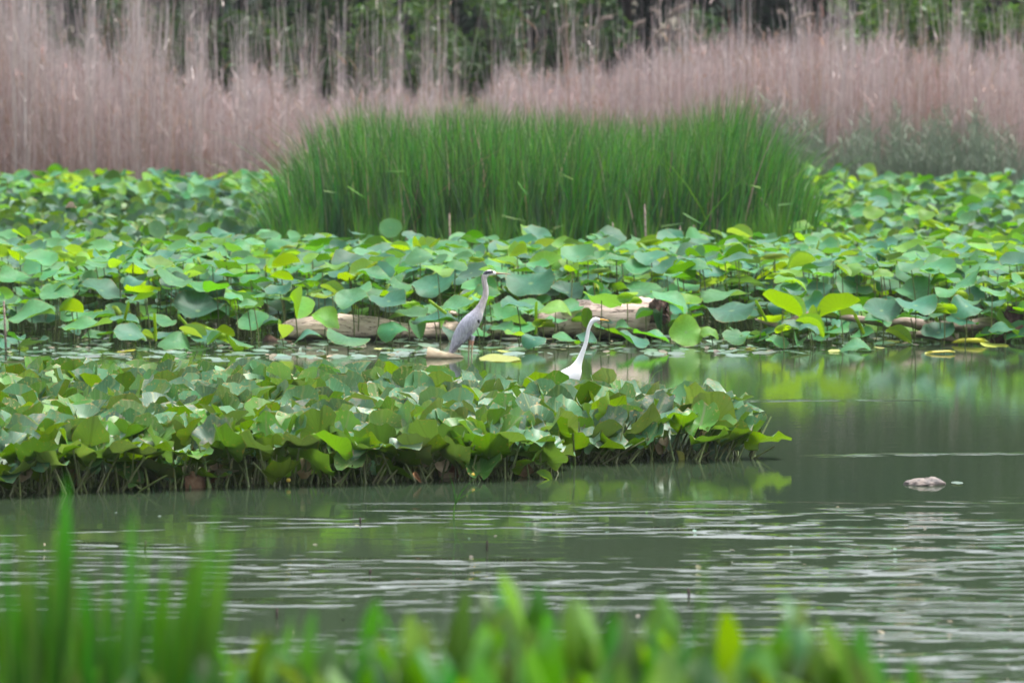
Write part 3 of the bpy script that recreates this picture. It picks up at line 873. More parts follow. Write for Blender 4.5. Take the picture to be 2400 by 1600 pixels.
# leaves of the front edge that one can tell apart: px, py, width px, form, class, pitch, roll, yaw, label
HERO = [
    (464, 729, 128, "cup", 1, "b", 34, 6, 40, "large dark blue-green bowl of a lotus leaf, left of the pale logs"),
    (205, 768, 118, "cup", 4, "g", 6, -8, 200, "wide green lotus leaf with a yellow underside, above the shadowed water on the left"),
    (238, 681, 112, "wave", 1, "b", 22, 14, 10, "blue-green lotus leaf with one lifted horn-like side, second row on the left"),
    (372, 752, 84, "wave", 3, "g", 12, 10, 70, "bright green lotus leaf right in front of the dark blue bowl's left side"),
    (33, 655, 80, "cup", 2, "g", 34, 10, 120, "rounded green lotus leaf at the left edge, facing out"),
    (74, 740, 132, "wave", 5, "g", 14, -12, 30, "broad drooping green lotus leaf low at the left edge"),
    (595, 756, 76, "cup", 5, "g", 52, -10, 10, "upright green lotus leaf left of the broken log end"),
    (655, 778, 64, "fold", 1, "y", -30, 36, 0, "rolled-up yellow-green lotus leaf beside the broken log end"),
    (689, 720, 90, "fold", 2, "y", 10, 52, 20, "slanting folded yellow lotus leaf above the broken log end"),
    (763, 750, 78, "wave", 0, "y", 46, 24, 60, "smooth light green lotus leaf covering the middle of the left log"),
    (814, 792, 100, "droop", 0, "g", 10, 12, 80, "green lotus leaf hanging low in front of the left log"),
    (715, 786, 78, "droop", 1, "b", 4, -20, 0, "dark lotus leaf bent down over the left log's broken end"),
    (824, 704, 80, "cup", 6, "g", 44, -6, 200, "green lotus leaf standing over the top of the left log"),
    (911, 706, 92, "cup", 0, "b", 30, -4, 90, "blue-green goblet of a lotus leaf over the left log's right end"),
    (955, 738, 96, "wave", 2, "g", 12, -10, 150, "light green lotus leaf low between the left log and the grey heron"),
    (1018, 752, 116, "wave", 4, "b", 8, -6, 20, "wide blue-green lotus leaf touching the grey heron's back"),
    (1021, 673, 108, "cup", 7, "b", 44, -12, 260, "dark upright lotus leaf behind the grey heron's neck"),
    (919, 772, 74, "droop", 2, "g", 30, -8, 40, "shaded green lotus leaf hanging under the blue-green goblet"),
    (1075, 722, 78, "cup", 3, "g", 30, -12, 10, "green lotus leaf directly at the grey heron's shoulder"),
    (1244, 664, 122, "wave", 6, "b", 40, -8, 200, "large dark lotus leaf level with the grey heron's bill, on its right"),
    (1330, 686, 78, "cup", 1, "b", 40, 4, 300, "dark blue-green lotus leaf above the white egret's head"),
    (1212, 716, 84, "wave", 7, "b", 14, 8, 100, "pale blue-green lotus leaf right of the grey heron's neck"),
    (1302, 722, 86, "droop", 3, "y", 14, 4, 0, "yellow lotus leaf left of the big log's top"),
    (1410, 704, 92, "wave", 1, "g", -34, 14, 90, "green lotus leaf showing its underside in front of the big log"),
    (1470, 704, 78, "roll", 0, "y", 40, 52, -50, "rolled yellow-green lotus leaf slanting across the big log"),
    (1272, 762, 66, "roll", 1, "y", 35, 45, -50, "rolled green lotus leaf between the two birds"),
    (1212, 786, 58, "cup", 4, "y", -6, 8, 20, "small bright boat-shaped lotus leaf near the water between the two birds"),
    (1252, 796, 60, "droop", 4, "b", 30, 0, 60, "small dark lotus leaf low by the water between the two birds"),
    (1328, 792, 72, "droop", 0, "g", 6, 14, 30, "green lotus leaf bending to the water left of the white egret's neck"),
    (1375, 745, 40, "fold", 3, "y", 70, 0, 0, "narrow folded lotus leaf standing just left of the white egret's head"),
    (1608, 778, 82, "wave", 2, "y", 62, 18, 20, "smooth bright green lotus leaf hanging face-on, right of the big log"),
    (1547, 754, 62, "fold", 0, "b", 40, -10, 0, "dark drooping lotus leaf at the big log's root end"),
    (1498, 680, 128, "wave", 3, "g", 8, 4, 50, "broad green lotus leaf high over the big log's root end"),
    (1567, 706, 104, "wave", 5, "g", 18, 26, 10, "slanting green lotus leaf above the big log's root end"),
    (1468, 768, 56, "wave", 0, "g", 12, 14, 100, "small pale lotus leaf in front of the big log"),
    (1425, 757, 36, "wave", 7, "b", 10, 0, 60, "tiny dark lotus leaf under the white egret's bill"),
    (1700, 694, 116, "wave", 4, "g", 10, -4, 250, "wide green lotus leaf right of the big log"),
    (1715, 728, 150, "wave", 6, "b", 14, -8, 20, "widest blue-green lotus leaf near the pale branch's thin end"),
    (1664, 778, 48, "droop", 2, "y", 26, 14, 0, "small light lotus leaf close to the bright face-on one"),
    (1750, 662, 106, "wave", 1, "g", -6, 4, 30, "green lotus leaf with a shaded underside above the widest blue-green one"),
    (1834, 722, 90, "fold", 4, "y", 4, 30, 70, "curved yellow lotus leaf over the pale branch's thin end"),
    (1920, 682, 68, "cup", 5, "b", 42, -4, 20, "dark blue lotus leaf behind the two yellow folded ones"),
    (1968, 726, 86, "fold", 1, "y", -20, -24, 90, "bright yellow folded lotus leaf above the pale branch"),
    (2066, 728, 98, "cup", 0, "b", 40, 0, 270, "heart-like blue-green lotus leaf above the middle of the pale branch"),
    (2146, 684, 92, "cup", 6, "g", 46, -14, 100, "dark green rounded lotus leaf behind the big blue one on the right"),
    (2146, 716, 96, "wave", 0, "b", 30, 4, 10, "large blue-green lotus leaf above the right part of the pale branch"),
    (2212, 730, 78, "roll", 2, "y", 30, -40, 45, "rolled lime-green lotus leaf above the right part of the pale branch"),
    (2265, 718, 84, "droop", 1, "b", 28, 6, 40, "dull blue-green lotus leaf left of the dark roots"),
    (2000, 676, 96, "wave", 2, "g", 26, 14, 60, "light green lotus leaf with a raised side above the branch"),
    (2355, 768, 80, "droop", 3, "b", 6, 6, 20, "dark lotus leaf in front of the roots at the right edge"),
    (915, 534, 52, "flat", 0, "g", 66, 0, 0, "round lotus leaf standing alone face-on against the cattails"),
    (368, 537, 44, "flat", 1, "g", 62, 6, 0, "small round lotus leaf alone against the far left lily bed"),
]
hero_xy = []
for (px, py, w, kd, v, c, pi_, ro, ya, lab) in HERO:
    Yh = 61.0 + max(0, 800 - py) * 0.032
    if py < 600:
        Yh = 75.0
    elif (1240 < px < 1625 or 640 < px < 1230) and py > 698:
        Yh = min(Yh, 62.3)
    elif px > 1780 and py > 712:
        Yh = min(Yh, 62.0)
    p = at(px, py, Yh)
    rad = w / 2 * Yh / FPX
    if kd in ("fold", "roll"):
        rad *= 1.15
    lotus_leaf(p, rad, kd, v % KINDS[kd], c, tilt(pi_ * (0.62 if kd in ('cup', 'wave') and py > 600 and px != 1608 else 1), ro, ya), lab, None, random.uniform(-0.06, 0.06))
    hero_xy.append((p.x, p.y, rad, px, py, w))

# the crowd behind them
LOGPX = [(655, 905, 735), (1290, 1570, 690)]         # keep the logs in view


def pick_kind():
    kd = random.choices(["cup", "wave", "droop", "fold", "roll"], [0.36, 0.36, 0.12, 0.10, 0.06])[0]
    return kd, random.randrange(KINDS[kd])


spots, tries = [], 0
cell = {}
while len(spots) < 2900 and tries < 120000:
    tries += 1
    Yp = 60.9 + (73.6 - 60.9) * random.random() ** 1.1
    px = random.uniform(-260, 2660)
    if px > 1900 and Yp < 61.5 + (px - 1900) * 0.0016:
        continue
    x = (px - 1200) / FPX * Yp
    rad = random.uniform(0.13, 0.25)
    zmax = 0.40 + 0.55 * min(1, (Yp - 60.5) / 4.0)
    z = random.uniform(0.07 if Yp < 63 else 0.2, zmax) if Yp < 66 else random.uniform(0.38, 0.86)
    py = 800 - (z - CAMZ) * FPX / Yp - 800
    if Yp < 63.6 and random.random() < 0.90 and any(a - 30 < px < b + 30 and py > t - 25 for a, b, t in LOGPX):
        continue
    if Yp < 60.9 + 1.0 and 1040 < px < 1170:
        continue
    gx, gy = int(x // 0.5), int(Yp // 0.5)
    if any((x - a) ** 2 + ((Yp - b) * 0.8) ** 2 + (z - e) ** 2 < (0.205) ** 2 for i2 in (-1, 0, 1) for j2 in (-1, 0, 1) for a, b, e in cell.get((gx + i2, gy + j2), ())):
        continue
    sx_, sy_ = 1200 + x / Yp * FPX, (CAMZ - z) / Yp * FPX
    if any(((x - a) ** 2 + (Yp - b) ** 2 < (0.5 * (rad + r2)) ** 2) or (Yp < b + 0.4 and abs(sx_ - hx) < 0.5 * hw + 0.62 * rad * FPX / Yp and abs(sy_ - hy) < 0.30 * hw + 12) for a, b, r2, hx, hy, hw in hero_xy):
        continue
    cell.setdefault((gx, gy), []).append((x, Yp, z))
    spots.append((x, Yp, z, rad, px))
spots.sort(key=lambda s: s[1])
WORD = {"b": "blue-green", "g": "fresh green", "y": "yellow-green"}
FORM = {"cup": "cupped", "wave": "wavy", "droop": "drooping", "fold": "folded", "roll": "rolled-up"}
jV, jF, jmi, joff = [], [[], []], [[], []], 0


class Join:
    def __init__(s):
        s.V, s.Q, s.T, s.mq, s.mt, s.uv, s.off = [], [], [], [], [], [], 0

    def add(s, V, F, q, scale, loc, mi, uv=None):
        Mx = np.array(q.to_matrix()) * (np.asarray(scale)[None, :])
        s.V.append(V @ Mx.T + np.asarray(loc))
        s.Q.append(F[0] + s.off); s.mq.append(np.full(len(F[0]), mi))
        if len(F) > 1:
            s.T.append(F[1] + s.off); s.mt.append(np.full(len(F[1]), mi))
        s.uv.append(np.full((len(V), 2), 0.5) if uv is None else uv)
        s.off += len(V)

    def mesh(s, name, mats):
        F = [np.vstack(s.Q)] + ([np.vstack(s.T)] if s.T else [])
        return mesh_np(name, np.vstack(s.V), F, mats, np.concatenate(s.mq + s.mt), uv=np.vstack(s.uv))


JL = Join()
n_obj = 0
LMATS = [M["lotus_blue"], M["lotus_green"], M["lotus_yellow"], M["lotus_stalk"]]
for (x, Yp, z, rad, px) in spots:
    kd, v = pick_kind()
    c = random.choices("bgy", [0.34, 0.55, 0.11])[0]
    if kd in ("fold", "roll"):
        c = random.choice("gyy")
        rad *= 0.85
    q = tilt(random.gauss(6, 13), random.gauss(0, 14), random.uniform(0, 360))
    p = Vector((x, Yp, z))
    if n_obj < 246 and -60 < px < 2460:
        n_obj += 1
        where = "standing at the water's edge" if Yp < 62.2 else ("just behind the front row" if Yp < 63.4 else "deeper in the lotus field")
        lotus_leaf(p, rad, kd, v, c, q, f"{FORM[kd]} {WORD[c]} lotus leaf on its stalk, {where}", "lotus leaves of the front field", random.uniform(-0.08, 0.08))
    else:
        lo = lotus_lo[kd, v]
        JL.add(lo[0], lo[1], q, (rad, rad, rad), p, "bgy".index(c), lo[2])
        b = Vector((x + random.uniform(-0.1, 0.1), Yp + 0.02, -0.08))
        d = p - b
        JL.add(STALKV[0], STALKV[1], Vector((0, 0, 1)).rotation_difference(d.normalized()), (1, 1, d.length), b, 3)
# young leaves still rolled up like spears
for q_ in range(34):
    Yp = random.uniform(61.2, 67.5)
    px = random.uniform(20, 2380)
    if Yp < 63.6 and any(a - 10 < px < b + 10 for a, b, _t in LOGPX):
        continue
    z = random.uniform(0.16, 0.5)
    p = Vector(((px - 1200) / FPX * Yp, Yp, z))
    t = lotus_leaf(p, 0.2, "roll", q_ % 4, "y", tilt(random.gauss(84, 12), 0, 0), "young lotus leaf still rolled up like a spear", "rolled young lotus leaves", random.uniform(-0.05, 0.05))
    bl = [ch for ch in t.children if ch.name.startswith("blade")][0]
    bl.rotation_quaternion = Quaternion((0, 1, 0), R(random.gauss(0, 24))) @ Quaternion((1, 0, 0), R(random.gauss(84, 8))) @ Quaternion((0, 0, 1), 0)
    bl.scale = (0.075, random.uniform(0.12, 0.2), 0.08)
# far beds left and right of the cattails
for side, cnt in ((0, 1500), (1, 900)):
    for _ in range(cnt):
        Yp = random.uniform(75, 101.5)
        px = random.uniform(-280, 640) if side == 0 else random.uniform(1860, 2680)
        if Yp < 91 and random.random() < (0.93 if side == 0 else 0.45):
            continue
        kd, v = pick_kind()
        c = random.choices("bgy", [0.30, 0.44, 0.26])[0]
        rad = random.uniform(0.10, 0.22)
        z = random.uniform(0.35, 0.9) - (0.1 if side == 0 and Yp < 90 else 0)
        lo = lotus_lo[kd, v]
        JL.add(lo[0], lo[1], tilt(random.gauss(14, 22), random.gauss(0, 20), random.uniform(0, 360)), (rad,) * 3, ((px - 1200) / FPX * Yp, Yp, z), "bgy".index(c), lo[2])
tag(link("lotus_bed", JL.mesh("lotus_bed", LMATS)), "mass of lotus leaves filling the pond back to the reeds", "lotus bed", kind="stuff")

# dark leafy undergrowth that closes the far beds: smaller upright leaves of pond lily
# (added with the pond lily shapes below)

# ------------------------------------------------------------------ pond lilies (spatterdock)


def dock_shape(v, rings=5, seg=26):
    r_ = random.Random(500 + v)
    th = np.linspace(-np.pi + 0.03, np.pi - 0.03, seg)
    a = np.degrees(np.abs(th))
    rad = np.interp(a, [0, 12, 30, 60, 90, 120, 150, 168, 178.3], [0.235, 0.232, 0.222, 0.185, 0.158, 0.148, 0.138, 0.115, 0.03])
    rr = np.linspace(0, 1, rings + 1)[1:]
    ph = [r_.uniform(0, 6.28) for _ in range(5)]
    T, S_ = np.meshgrid(th, rr)
    rw = rad[None, :] * S_ * (1 + S_ ** 4 * (0.035 * np.sin(5 * T + ph[0]) + 0.03 * np.sin(9 * T + ph[1]) + 0.02 * np.sin(15 * T + ph[3])))
    x, y = rw * np.sin(T), rw * np.cos(T)
    kf, kc = r_.uniform(0.15, 0.75), r_.uniform(0.6, 2.6)
    z = kf * np.abs(x) * np.abs(x) / 0.1 * 0.6 + kc * y * y * r_.choice([-0.55, 0.3, 0.5]) + 0.026 * S_ ** 2 * np.sin(3 * T + ph[2]) + 0.022 * S_ ** 3 * np.sin(6 * T + ph[3]) + 0.012 * S_ ** 4 * np.sin(11 * T + ph[1])
    if v % 5 == 4:
        z = z + 3.2 * np.maximum(0, x * math.copysign(1, math.sin(ph[4]))) ** 2      # one side turned up
    V = np.vstack([[0, 0, 0], np.stack([x, y, z], -1).reshape(-1, 3)])
    uv = np.vstack([[0.5, 0], np.stack([(T + np.pi) / (2 * np.pi), S_], -1).reshape(-1, 2)])
    j = np.arange(seg - 1)
    tri = np.stack([np.zeros(seg - 1, int), 2 + j, 1 + j], -1)
    i = (np.arange(rings - 1) * seg)[:, None]
    quad = np.stack([1 + i + j, 2 + i + j, 2 + i + seg + j, 1 + i + seg + j], -1).reshape(-1, 4)
    return V, [quad, tri], uv


NDV = 14
DCLS = {"d": "dock_dull", "s": "dock_silt", "b": "dock_bright"}
dock_hi, dock_lo, dock_mesh = {}, {}, {}
for v in range(NDV):
    dock_hi[v] = dock_shape(v)
    dock_lo[v] = dock_shape(v, 3, 14)
    for c in DCLS:
        dock_mesh[v, c] = mesh_np("pond_lily_blade", dock_hi[v][0], dock_hi[v][1], [M[DCLS[c]]], uv=dock_hi[v][2])
V, F = tube(spline([[0, 0, 0], [0.0, 0.03, 0.3], [0.0, 0.025, 0.7], [0, 0, 1]], 6), np.linspace(0.0125, 0.0075, 6), 7, False)
DSTALK = mesh_np("pond_lily_stalk", V, F, [M["dock_stalk"]])
DSTALKV = (V, F)


def front_y(px):
    """where the lily bed meets the open water"""
    return np.interp(px, [-300, 0, 300, 560, 800, 1060, 1280, 1320, 1500, 1640, 1760, 1830], [42.6, 42.9, 43.5, 43.8, 44.0, 44.3, 44.7, 45.9, 46.2, 46.4, 46.6, 46.7])


def back_y(px):
    return np.interp(px, [-300, 0, 500, 900, 1100, 1250, 1400, 1560, 1700, 1800], [50.9, 50.9, 50.7, 50.1, 49.6, 49.2, 48.8, 48.4, 47.9, 47.4])


def dock_leaf_pose(px, Yp, edge):
    """edge 0 at the water's rim .. 1 inside"""
    yaw = random.uniform(0, 360)
    if edge < 0.10:                                     # rim leaves lean out over the water
        yaw = random.gauss(180, 60)
        pitch = random.gauss(22, 18)
        z = random.uniform(0.07, 0.36)
    else:
        pitch = random.gauss(50, 19)
        z = random.uniform(0.22, 0.45)
        if random.random() < 0.60:
            yaw = random.gauss(0, 60)
    return yaw, pitch, z


def dock_q(yaw, pitch, roll=0.0):
    """tip of the leaf towards heading yaw (0 = away from the viewer), raised by pitch"""
    return Quaternion((0, 0, 1), R(yaw)) @ Quaternion((1, 0, 0), R(pitch)) @ Quaternion((0, 1, 0), R(roll))


JD = Join()
dspots = []
cell = {}
tries = 0
while len(dspots) < 1700 and tries < 90000:
    tries += 1
    px = random.uniform(-280, 1735)
    f, b = float(front_y(px)), float(back_y(px))
    if b <= f:
        continue
    e = random.random() ** 1.1
    Yp = f + (b - f) * e
    x = (px - 1200) / FPX * Yp
    gx, gy = int(x // 0.25), int(Yp // 0.25)
    if any((x - a) ** 2 + (Yp - c) ** 2 < 0.135 ** 2 for i2 in (-1, 0, 1) for j2 in (-1, 0, 1) for a, c in cell.get((gx + i2, gy + j2), ())):
        continue
    cell.setdefault((gx, gy), []).append((x, Yp))
    dspots.append((x, Yp, px, (Yp - f) / 4.5))
dspots.sort(key=lambda s: s[1] - float(front_y(s[2])))
n_obj = 0
CW = {"d": "dull green", "s": "silt-stained green", "b": "bright yellow-green"}
DM = [M["dock_dull"], M["dock_silt"], M["dock_bright"], M["dock_stalk"], M["rust_leaf"], M["dead_leaf"]]
for (x, Yp, px, edge) in dspots:
    yaw, pitch, z = dock_leaf_pose(px, Yp, edge)
    if px > 1500:
        yaw = random.gauss(-60, 50); pitch = random.gauss(32, 15)
    c = random.choices("dsb", [0.46, 0.22, 0.32] if edge < 1.2 else [0.52, 0.08, 0.40])[0]
    v = random.randrange(NDV)
    s = random.uniform(0.84, 1.22)
    q = dock_q(yaw, pitch, random.gauss(0, 10))
    p = Vector((x, Yp, z + 0.05 * min(1.0, max(0.0, edge - 0.5))))
    h = Vector((-math.sin(R(yaw)), math.cos(R(yaw)), 0))
    b = Vector((x, Yp, 0)) - h * random.uniform(0.0, 0.22) + Vector((random.uniform(-0.08, 0.08), random.uniform(0, 0.12), -0.08))
    if px > 1250:
        b.x -= random.uniform(0.05, 0.2)
    d = p - b
    qs = Vector((0, 0, 1)).rotation_difference(d.normalized())
    if n_obj < 285 and -50 < px:
        n_obj += 1
        where = "leaning over the open water" if edge < 0.10 else ("in the front rows" if edge < 0.45 else "farther back in the bed")
        t = empty("pond_lily_leaf", b, f"{CW[c]} pond lily leaf on a thick stalk, {where}", "lily leaf", "pond lily leaves of the near bed")
        link("blade", dock_mesh[v, c], t, d, q, (s, s, s))
        link("stalk", DSTALK, t, (0, 0, 0), qs, (1, 1, d.length - 0.003))
    else:
        JD.add(dock_lo[v][0], dock_lo[v][1], q, (s, s, s), p, "dsb".index(c), dock_lo[v][2])
        JD.add(DSTALKV[0], DSTALKV[1], qs, (1, 1, d.length), b, 3)
# leaves of the bed's tip that one can tell apart: joint px, py, Y, stalk foot px, heading, pitch, roll, scale, class, label
for (px, py, Yp, fx, yaw, pitch, ro, s, c, lab) in (
        (1752, 1024, 46.7, 1716, -78, 34, 18, 1.15, "d", "pond lily leaf pointing up and right at the bed's tip, on a long slanting stalk"),
        (1781, 1036, 46.6, 1744, -96, 20, -14, 1.25, "b", "outermost pond lily leaf of the bed's tip, reaching farthest over open water"),
        (1720, 1030, 46.5, 1684, -118, 22, 6, 1.05, "s", "pond lily leaf low beside the two slanting ones at the bed's tip"),
        (1671, 992, 46.7, 1650, 168, 72, 6, 1.35, "b", "upright bright pond lily leaf showing its back, highest near the bed's tip"),
        (1634, 962, 46.9, 1615, 130, 62, 0, 1.2, "b", "bright pond lily leaf leaning left, next to the highest upright one"),
        (1702, 1000, 46.9, 1672, -60, 50, 0, 1.0, "d", "dull pond lily leaf tucked behind the upright one near the bed's tip"),
        (1655, 1035, 46.3, 1622, -140, 12, 0, 1.05, "b", "pond lily leaf held low over the slanting stalks near the tip")):
    p = at(px, py, Yp)
    b = on_water(fx, 1077, -0.08)
    b.y = Yp - 0.05
    d = p - b
    t = empty("pond_lily_leaf", b, lab, "lily leaf")
    link("blade", dock_mesh[random.randrange(NDV), c], t, d, dock_q(yaw, pitch, ro), (s, s, s))
    link("stalk", DSTALK, t, (0, 0, 0), Vector((0, 0, 1)).rotation_difference(d.normalized()), (1, 1, d.length - 0.003))
# withered leaves hanging among the stalks
for _ in range(45):
    px = random.uniform(-200, 1680)
    Yp = float(front_y(px)) + random.uniform(0.05, 0.8)
    v = random.randrange(NDV)
    s = random.uniform(0.35, 0.75)
    JD.add(dock_lo[v][0], dock_lo[v][1], dock_q(random.uniform(0, 360), random.gauss(-50, 35), random.gauss(0, 30)), (s, s, s), Vector(((px - 1200) / FPX * Yp, Yp, random.uniform(0.05, 0.24))), random.choice([4, 5, 5, 0]), dock_lo[v][2])
# extra bare and broken stalks inside the rim
for _ in range(330):
    px = random.uniform(-200, 1760)
    f = float(front_y(px))
    Yp = f + random.uniform(0.0, 0.9)
    x = (px - 1200) / FPX * Yp
    d = Vector((random.gauss(0.03, 0.12), random.gauss(-0.02, 0.1), random.uniform(0.12, 0.42)))
    JD.add(DSTALKV[0], DSTALKV[1], Vector((0, 0, 1)).rotation_difference(d.normalized()), (1, 1, d.length + 0.08), Vector((x, Yp, -0.08)), 3)
tag(link("pond_lily_bed", JD.mesh("pond_lily_bed", DM)), "rest of the crowded pond lily bed behind its front leaves", "lily bed", kind="stuff")

# far left: the same lilies as a thick low mass before the reeds; a few on the right
JF = Join()
for _ in range(6500):
    side = random.random() < 0.62
    px = random.uniform(-280, 650) if side else random.uniform(1850, 2680)
    Yp = random.uniform(75.5, 101)
    v = random.randrange(NDV)
    s = random.uniform(0.55, 0.95)
    JF.add(dock_lo[v][0], dock_lo[v][1], dock_q(random.gauss(0, 70), random.gauss(50, 24), random.gauss(0, 15)), (s, s, s), Vector(((px - 1200) / FPX * Yp, Yp, random.uniform(0.15, 0.62))), random.choices([0, 2], [0.80, 0.20])[0], dock_lo[v][2])
tag(link("far_lily_bed", JF.mesh("far_lily_bed", [M["dock_far"], M["dock_silt"], M["dock_bright"]])), "low thick mass of lily leaves on both sides of the cattails", "lily bed", kind="stuff")

# ------------------------------------------------------------------ floating pads and litter
PADM = {}
for v in range(5):
    V, F, uv = lotus_hi["flat", v]
    for c in ("pad", "pad_yellow"):
        PADM[v, c] = mesh_np("pad_blade", V * np.array([1, 1, 0.7]), F, [M[c]], uv=uv)
JP = Join()
npad = 0
for i in range(430):
    px = random.uniform(-200, 2180)
    lo_y = float(np.interp(px, [-200, 600, 960, 1100, 1700, 2000, 2180], [59.0, 59.2, 59.6, 60.2, 60.0, 60.6, 61.6]))
    Yp = lo_y + random.random() ** 0.9 * 3.4
    if px > 1960 and Yp < 61.2 and random.random() < 0.6:
        continue
    rad = random.uniform(0.035, 0.15)
    p = Vector(((px - 1200) / FPX * Yp, Yp, 0.006 + 0.004 * (i % 4)))
    v = random.randrange(5)
    c = "pad_yellow" if random.random() < 0.05 else "pad"
    q = tilt(random.gauss(1.5, 3.5), random.gauss(0, 3.5), random.uniform(0, 360))
    if npad < 130 and rad > 0.07 and 0 < px < 2200 and Yp < lo_y + 2.2:
        npad += 1
        tag(link("lily_pad", PADM[v, c], None, p, q, (rad, rad, rad)), "flat yellow pad floating in the strip before the lotus stalks" if c == "pad_yellow" else "flat grey-green pad floating in the strip before the lotus stalks", "lily pad", "floating pads")
    else:
        lo = lotus_lo["flat", v]
        JP.add(lo[0], lo[1], q, (rad, rad, rad * 0.6), p, 0)
for i in range(900):
    px = random.uniform(-200, 2150)
    lo_y = float(np.interp(px, [-200, 600, 960, 1100, 1700, 2000, 2180], [59.1, 59.3, 59.7, 60.3, 60.1, 60.8, 61.8]))
    Yp = lo_y + random.random() * 14
    rad = random.uniform(0.02, 0.07)
    lo = lotus_lo["flat", i % 5]
    JP.add(lo[0], lo[1], tilt(random.gauss(6, 10), random.gauss(0, 8), random.uniform(0, 360)), (rad, rad * 0.6, rad), Vector(((px - 1200) / FPX * Yp, Yp, 0.02)), random.choice([0, 1, 1]))
for i in range(70):
    p = on_water(random.uniform(0, 2400), random.uniform(1175, 1560))
    rad = random.uniform(0.008, 0.028)
    lo = lotus_lo["flat", i % 5]
    JP.add(lo[0], lo[1], tilt(random.gauss(8, 10), random.gauss(0, 8), random.uniform(0, 360)), (rad, rad * 0.6, rad), p + Vector((0, 0, 0.006)), random.choice([0, 1, 1]))
tag(link("floating_litter", JP.mesh("floating_litter", [M["pad"], M["litter"]])), "scraps of pads and dead leaves floating among the lotus stalks", "leaf litter", kind="stuff")


def single_leaf(name, px, py, w, kd, v, mat, q, label, cat, z=None, Y=None, sq=(1, 1, 1)):
    p = on_water(px, py) if Y is None else at(px, py, Y)
    if z is not None:
        p.z = z
    V, F, uv = lotus_shape(kd, v)
    rad = w / 2 * p.y / FPX
    o = link(name, mesh_np(name, V * np.array(sq), F, [mat], uv=uv), None, p, q, (rad, rad, rad))
    return tag(o, label, cat)


k = NT("dead_leaf_sheet")
bk_ = k.n("ShaderNodeNewGeometry").outputs["Backfacing"]
nz_ = k.noise(k.mapping(k.coord("Object"), (3, 9, 9)), 3.0, 4.0)
M["dead_sheet"] = k.finish(k.principled(k.mix(bk_, k.mix(k.ramp(nz_, 0.35, 0.7), (0.36, 0.30, 0.20), (0.26, 0.20, 0.125)), (0.09, 0.11, 0.03)), 0.7, 0.3).outputs[0])
p0 = on_water(995, 839)
L_ = 92 * p0.y / FPX
U, T = np.meshgrid(np.linspace(0, 1, 14), np.linspace(-0.45, 1.0, 12), indexing='ij')
rad_ = 0.115 * (1 - U) ** 0.8 + 0.012
ang = np.pi * T
V = np.stack([U * L_ + 0.05 * (T + 0.4) * (1 - U), -rad_ * np.cos(ang) * 0.9 + 0.02 * np.sin(9 * U), rad_ * np.maximum(np.sin(ang), -0.05) * (1 + 0.08 * np.sin(7 * U + 3 * T)) + 0.004], -1).reshape(-1, 3)
i = np.arange(13)[:, None] * 12 + np.arange(11)[None, :]
tag(link("dead_leaf", mesh_np("dead_leaf", V, np.stack([i, i + 12, i + 13, i + 1], -1).reshape(-1, 4), [M["dead_sheet"]]), loc=p0), "curled tan dead leaf lying on the water at the grey heron's tail", "leaf")
single_leaf("floating_leaf", 1172, 843, 92, "flat", 2, M["pad_yellow"], tilt(3, -1, 20), "yellow leaf floating right of the grey heron's feet", "leaf", 0.012, sq=(1, 1.6, 1))
single_leaf("floating_leaf", 2274, 808, 74, "roll", 1, M["pad_yellow"], tilt(4, -3, 82), "curled yellow leaf on open water, larger of the two near the roots", "leaf", 0.03, sq=(1, 1, 0.6))
single_leaf("floating_leaf", 2330, 811, 74, "flat", 3, M["pad_yellow"], tilt(4, 4, 10), "flat yellow leaf touching the curled yellow one near the roots", "leaf", 0.012)
single_leaf("floating_leaf", 2204, 829, 64, "roll", 2, M["pad_yellow"], tilt(2, -3, 88), "small tan-yellow leaf alone on open water before the pale branch", "leaf", 0.012, sq=(1, 1, 0.35))
single_leaf("sunken_leaf", 1850, 800, 66, "droop", 2, M["lotus_blue"], tilt(-20, 10, 0), "olive half-sunken lotus leaf standing like a shell by the water", "lotus leaf", 0.09)
single_leaf("sunken_leaf", 1788, 802, 50, "droop", 3, M["lotus_blue"], tilt(-24, -16, 0), "smaller olive half-sunken leaf beside the shell-like one", "lotus leaf", 0.08)
single_leaf("sunken_leaf", 2006, 822, 96, "droop", 1, M["lotus_green"], tilt(8, 0, 0), "dark green dome of a leaf afloat at the end of the pad strip", "lotus leaf", 0.06)
single_leaf("withered_leaf", 165, 487, 30, "fold", 2, M["dead_leaf"], tilt(-40, 20, 60), "small white and brown withered leaf in the far left lily bed", "leaf", Y=76.0)
p0 = at(460, 1122, 43.75)
tag(link("rusty_leaf", mesh_np("rusty_leaf", dock_hi[9][0], dock_hi[9][1], [M["rust_leaf"]], uv=dock_hi[9][2]), None, p0, Quaternion((0, 0, 1), R(12)) @ Quaternion((1, 0, 0), R(-96)), (0.62, 0.62, 0.62)),
    "orange-brown dead leaf hanging to the water at the lily bed's rim", "leaf")
single_leaf("rusty_leaf", 980, 1118, 34, "fold", 0, M["rust_leaf"], tilt(60, -20, 30), "dark red dead leaf among stalks in the middle of the rim", "leaf", Y=44.1)
single_leaf("yellow_leaf", 1275, 1118, 40, "fold", 3, M["lotus_yellow"], tilt(40, 10, 60), "yellowing leaf dipping into the water where the lily bed steps back", "leaf", Y=44.6)
single_leaf("yellow_leaf", 1590, 1072, 34, "fold", 1, M["pad_yellow"], tilt(50, 30, 20), "orange-yellow leaf behind stalks near the lily bed's tip", "leaf", Y=46.5)

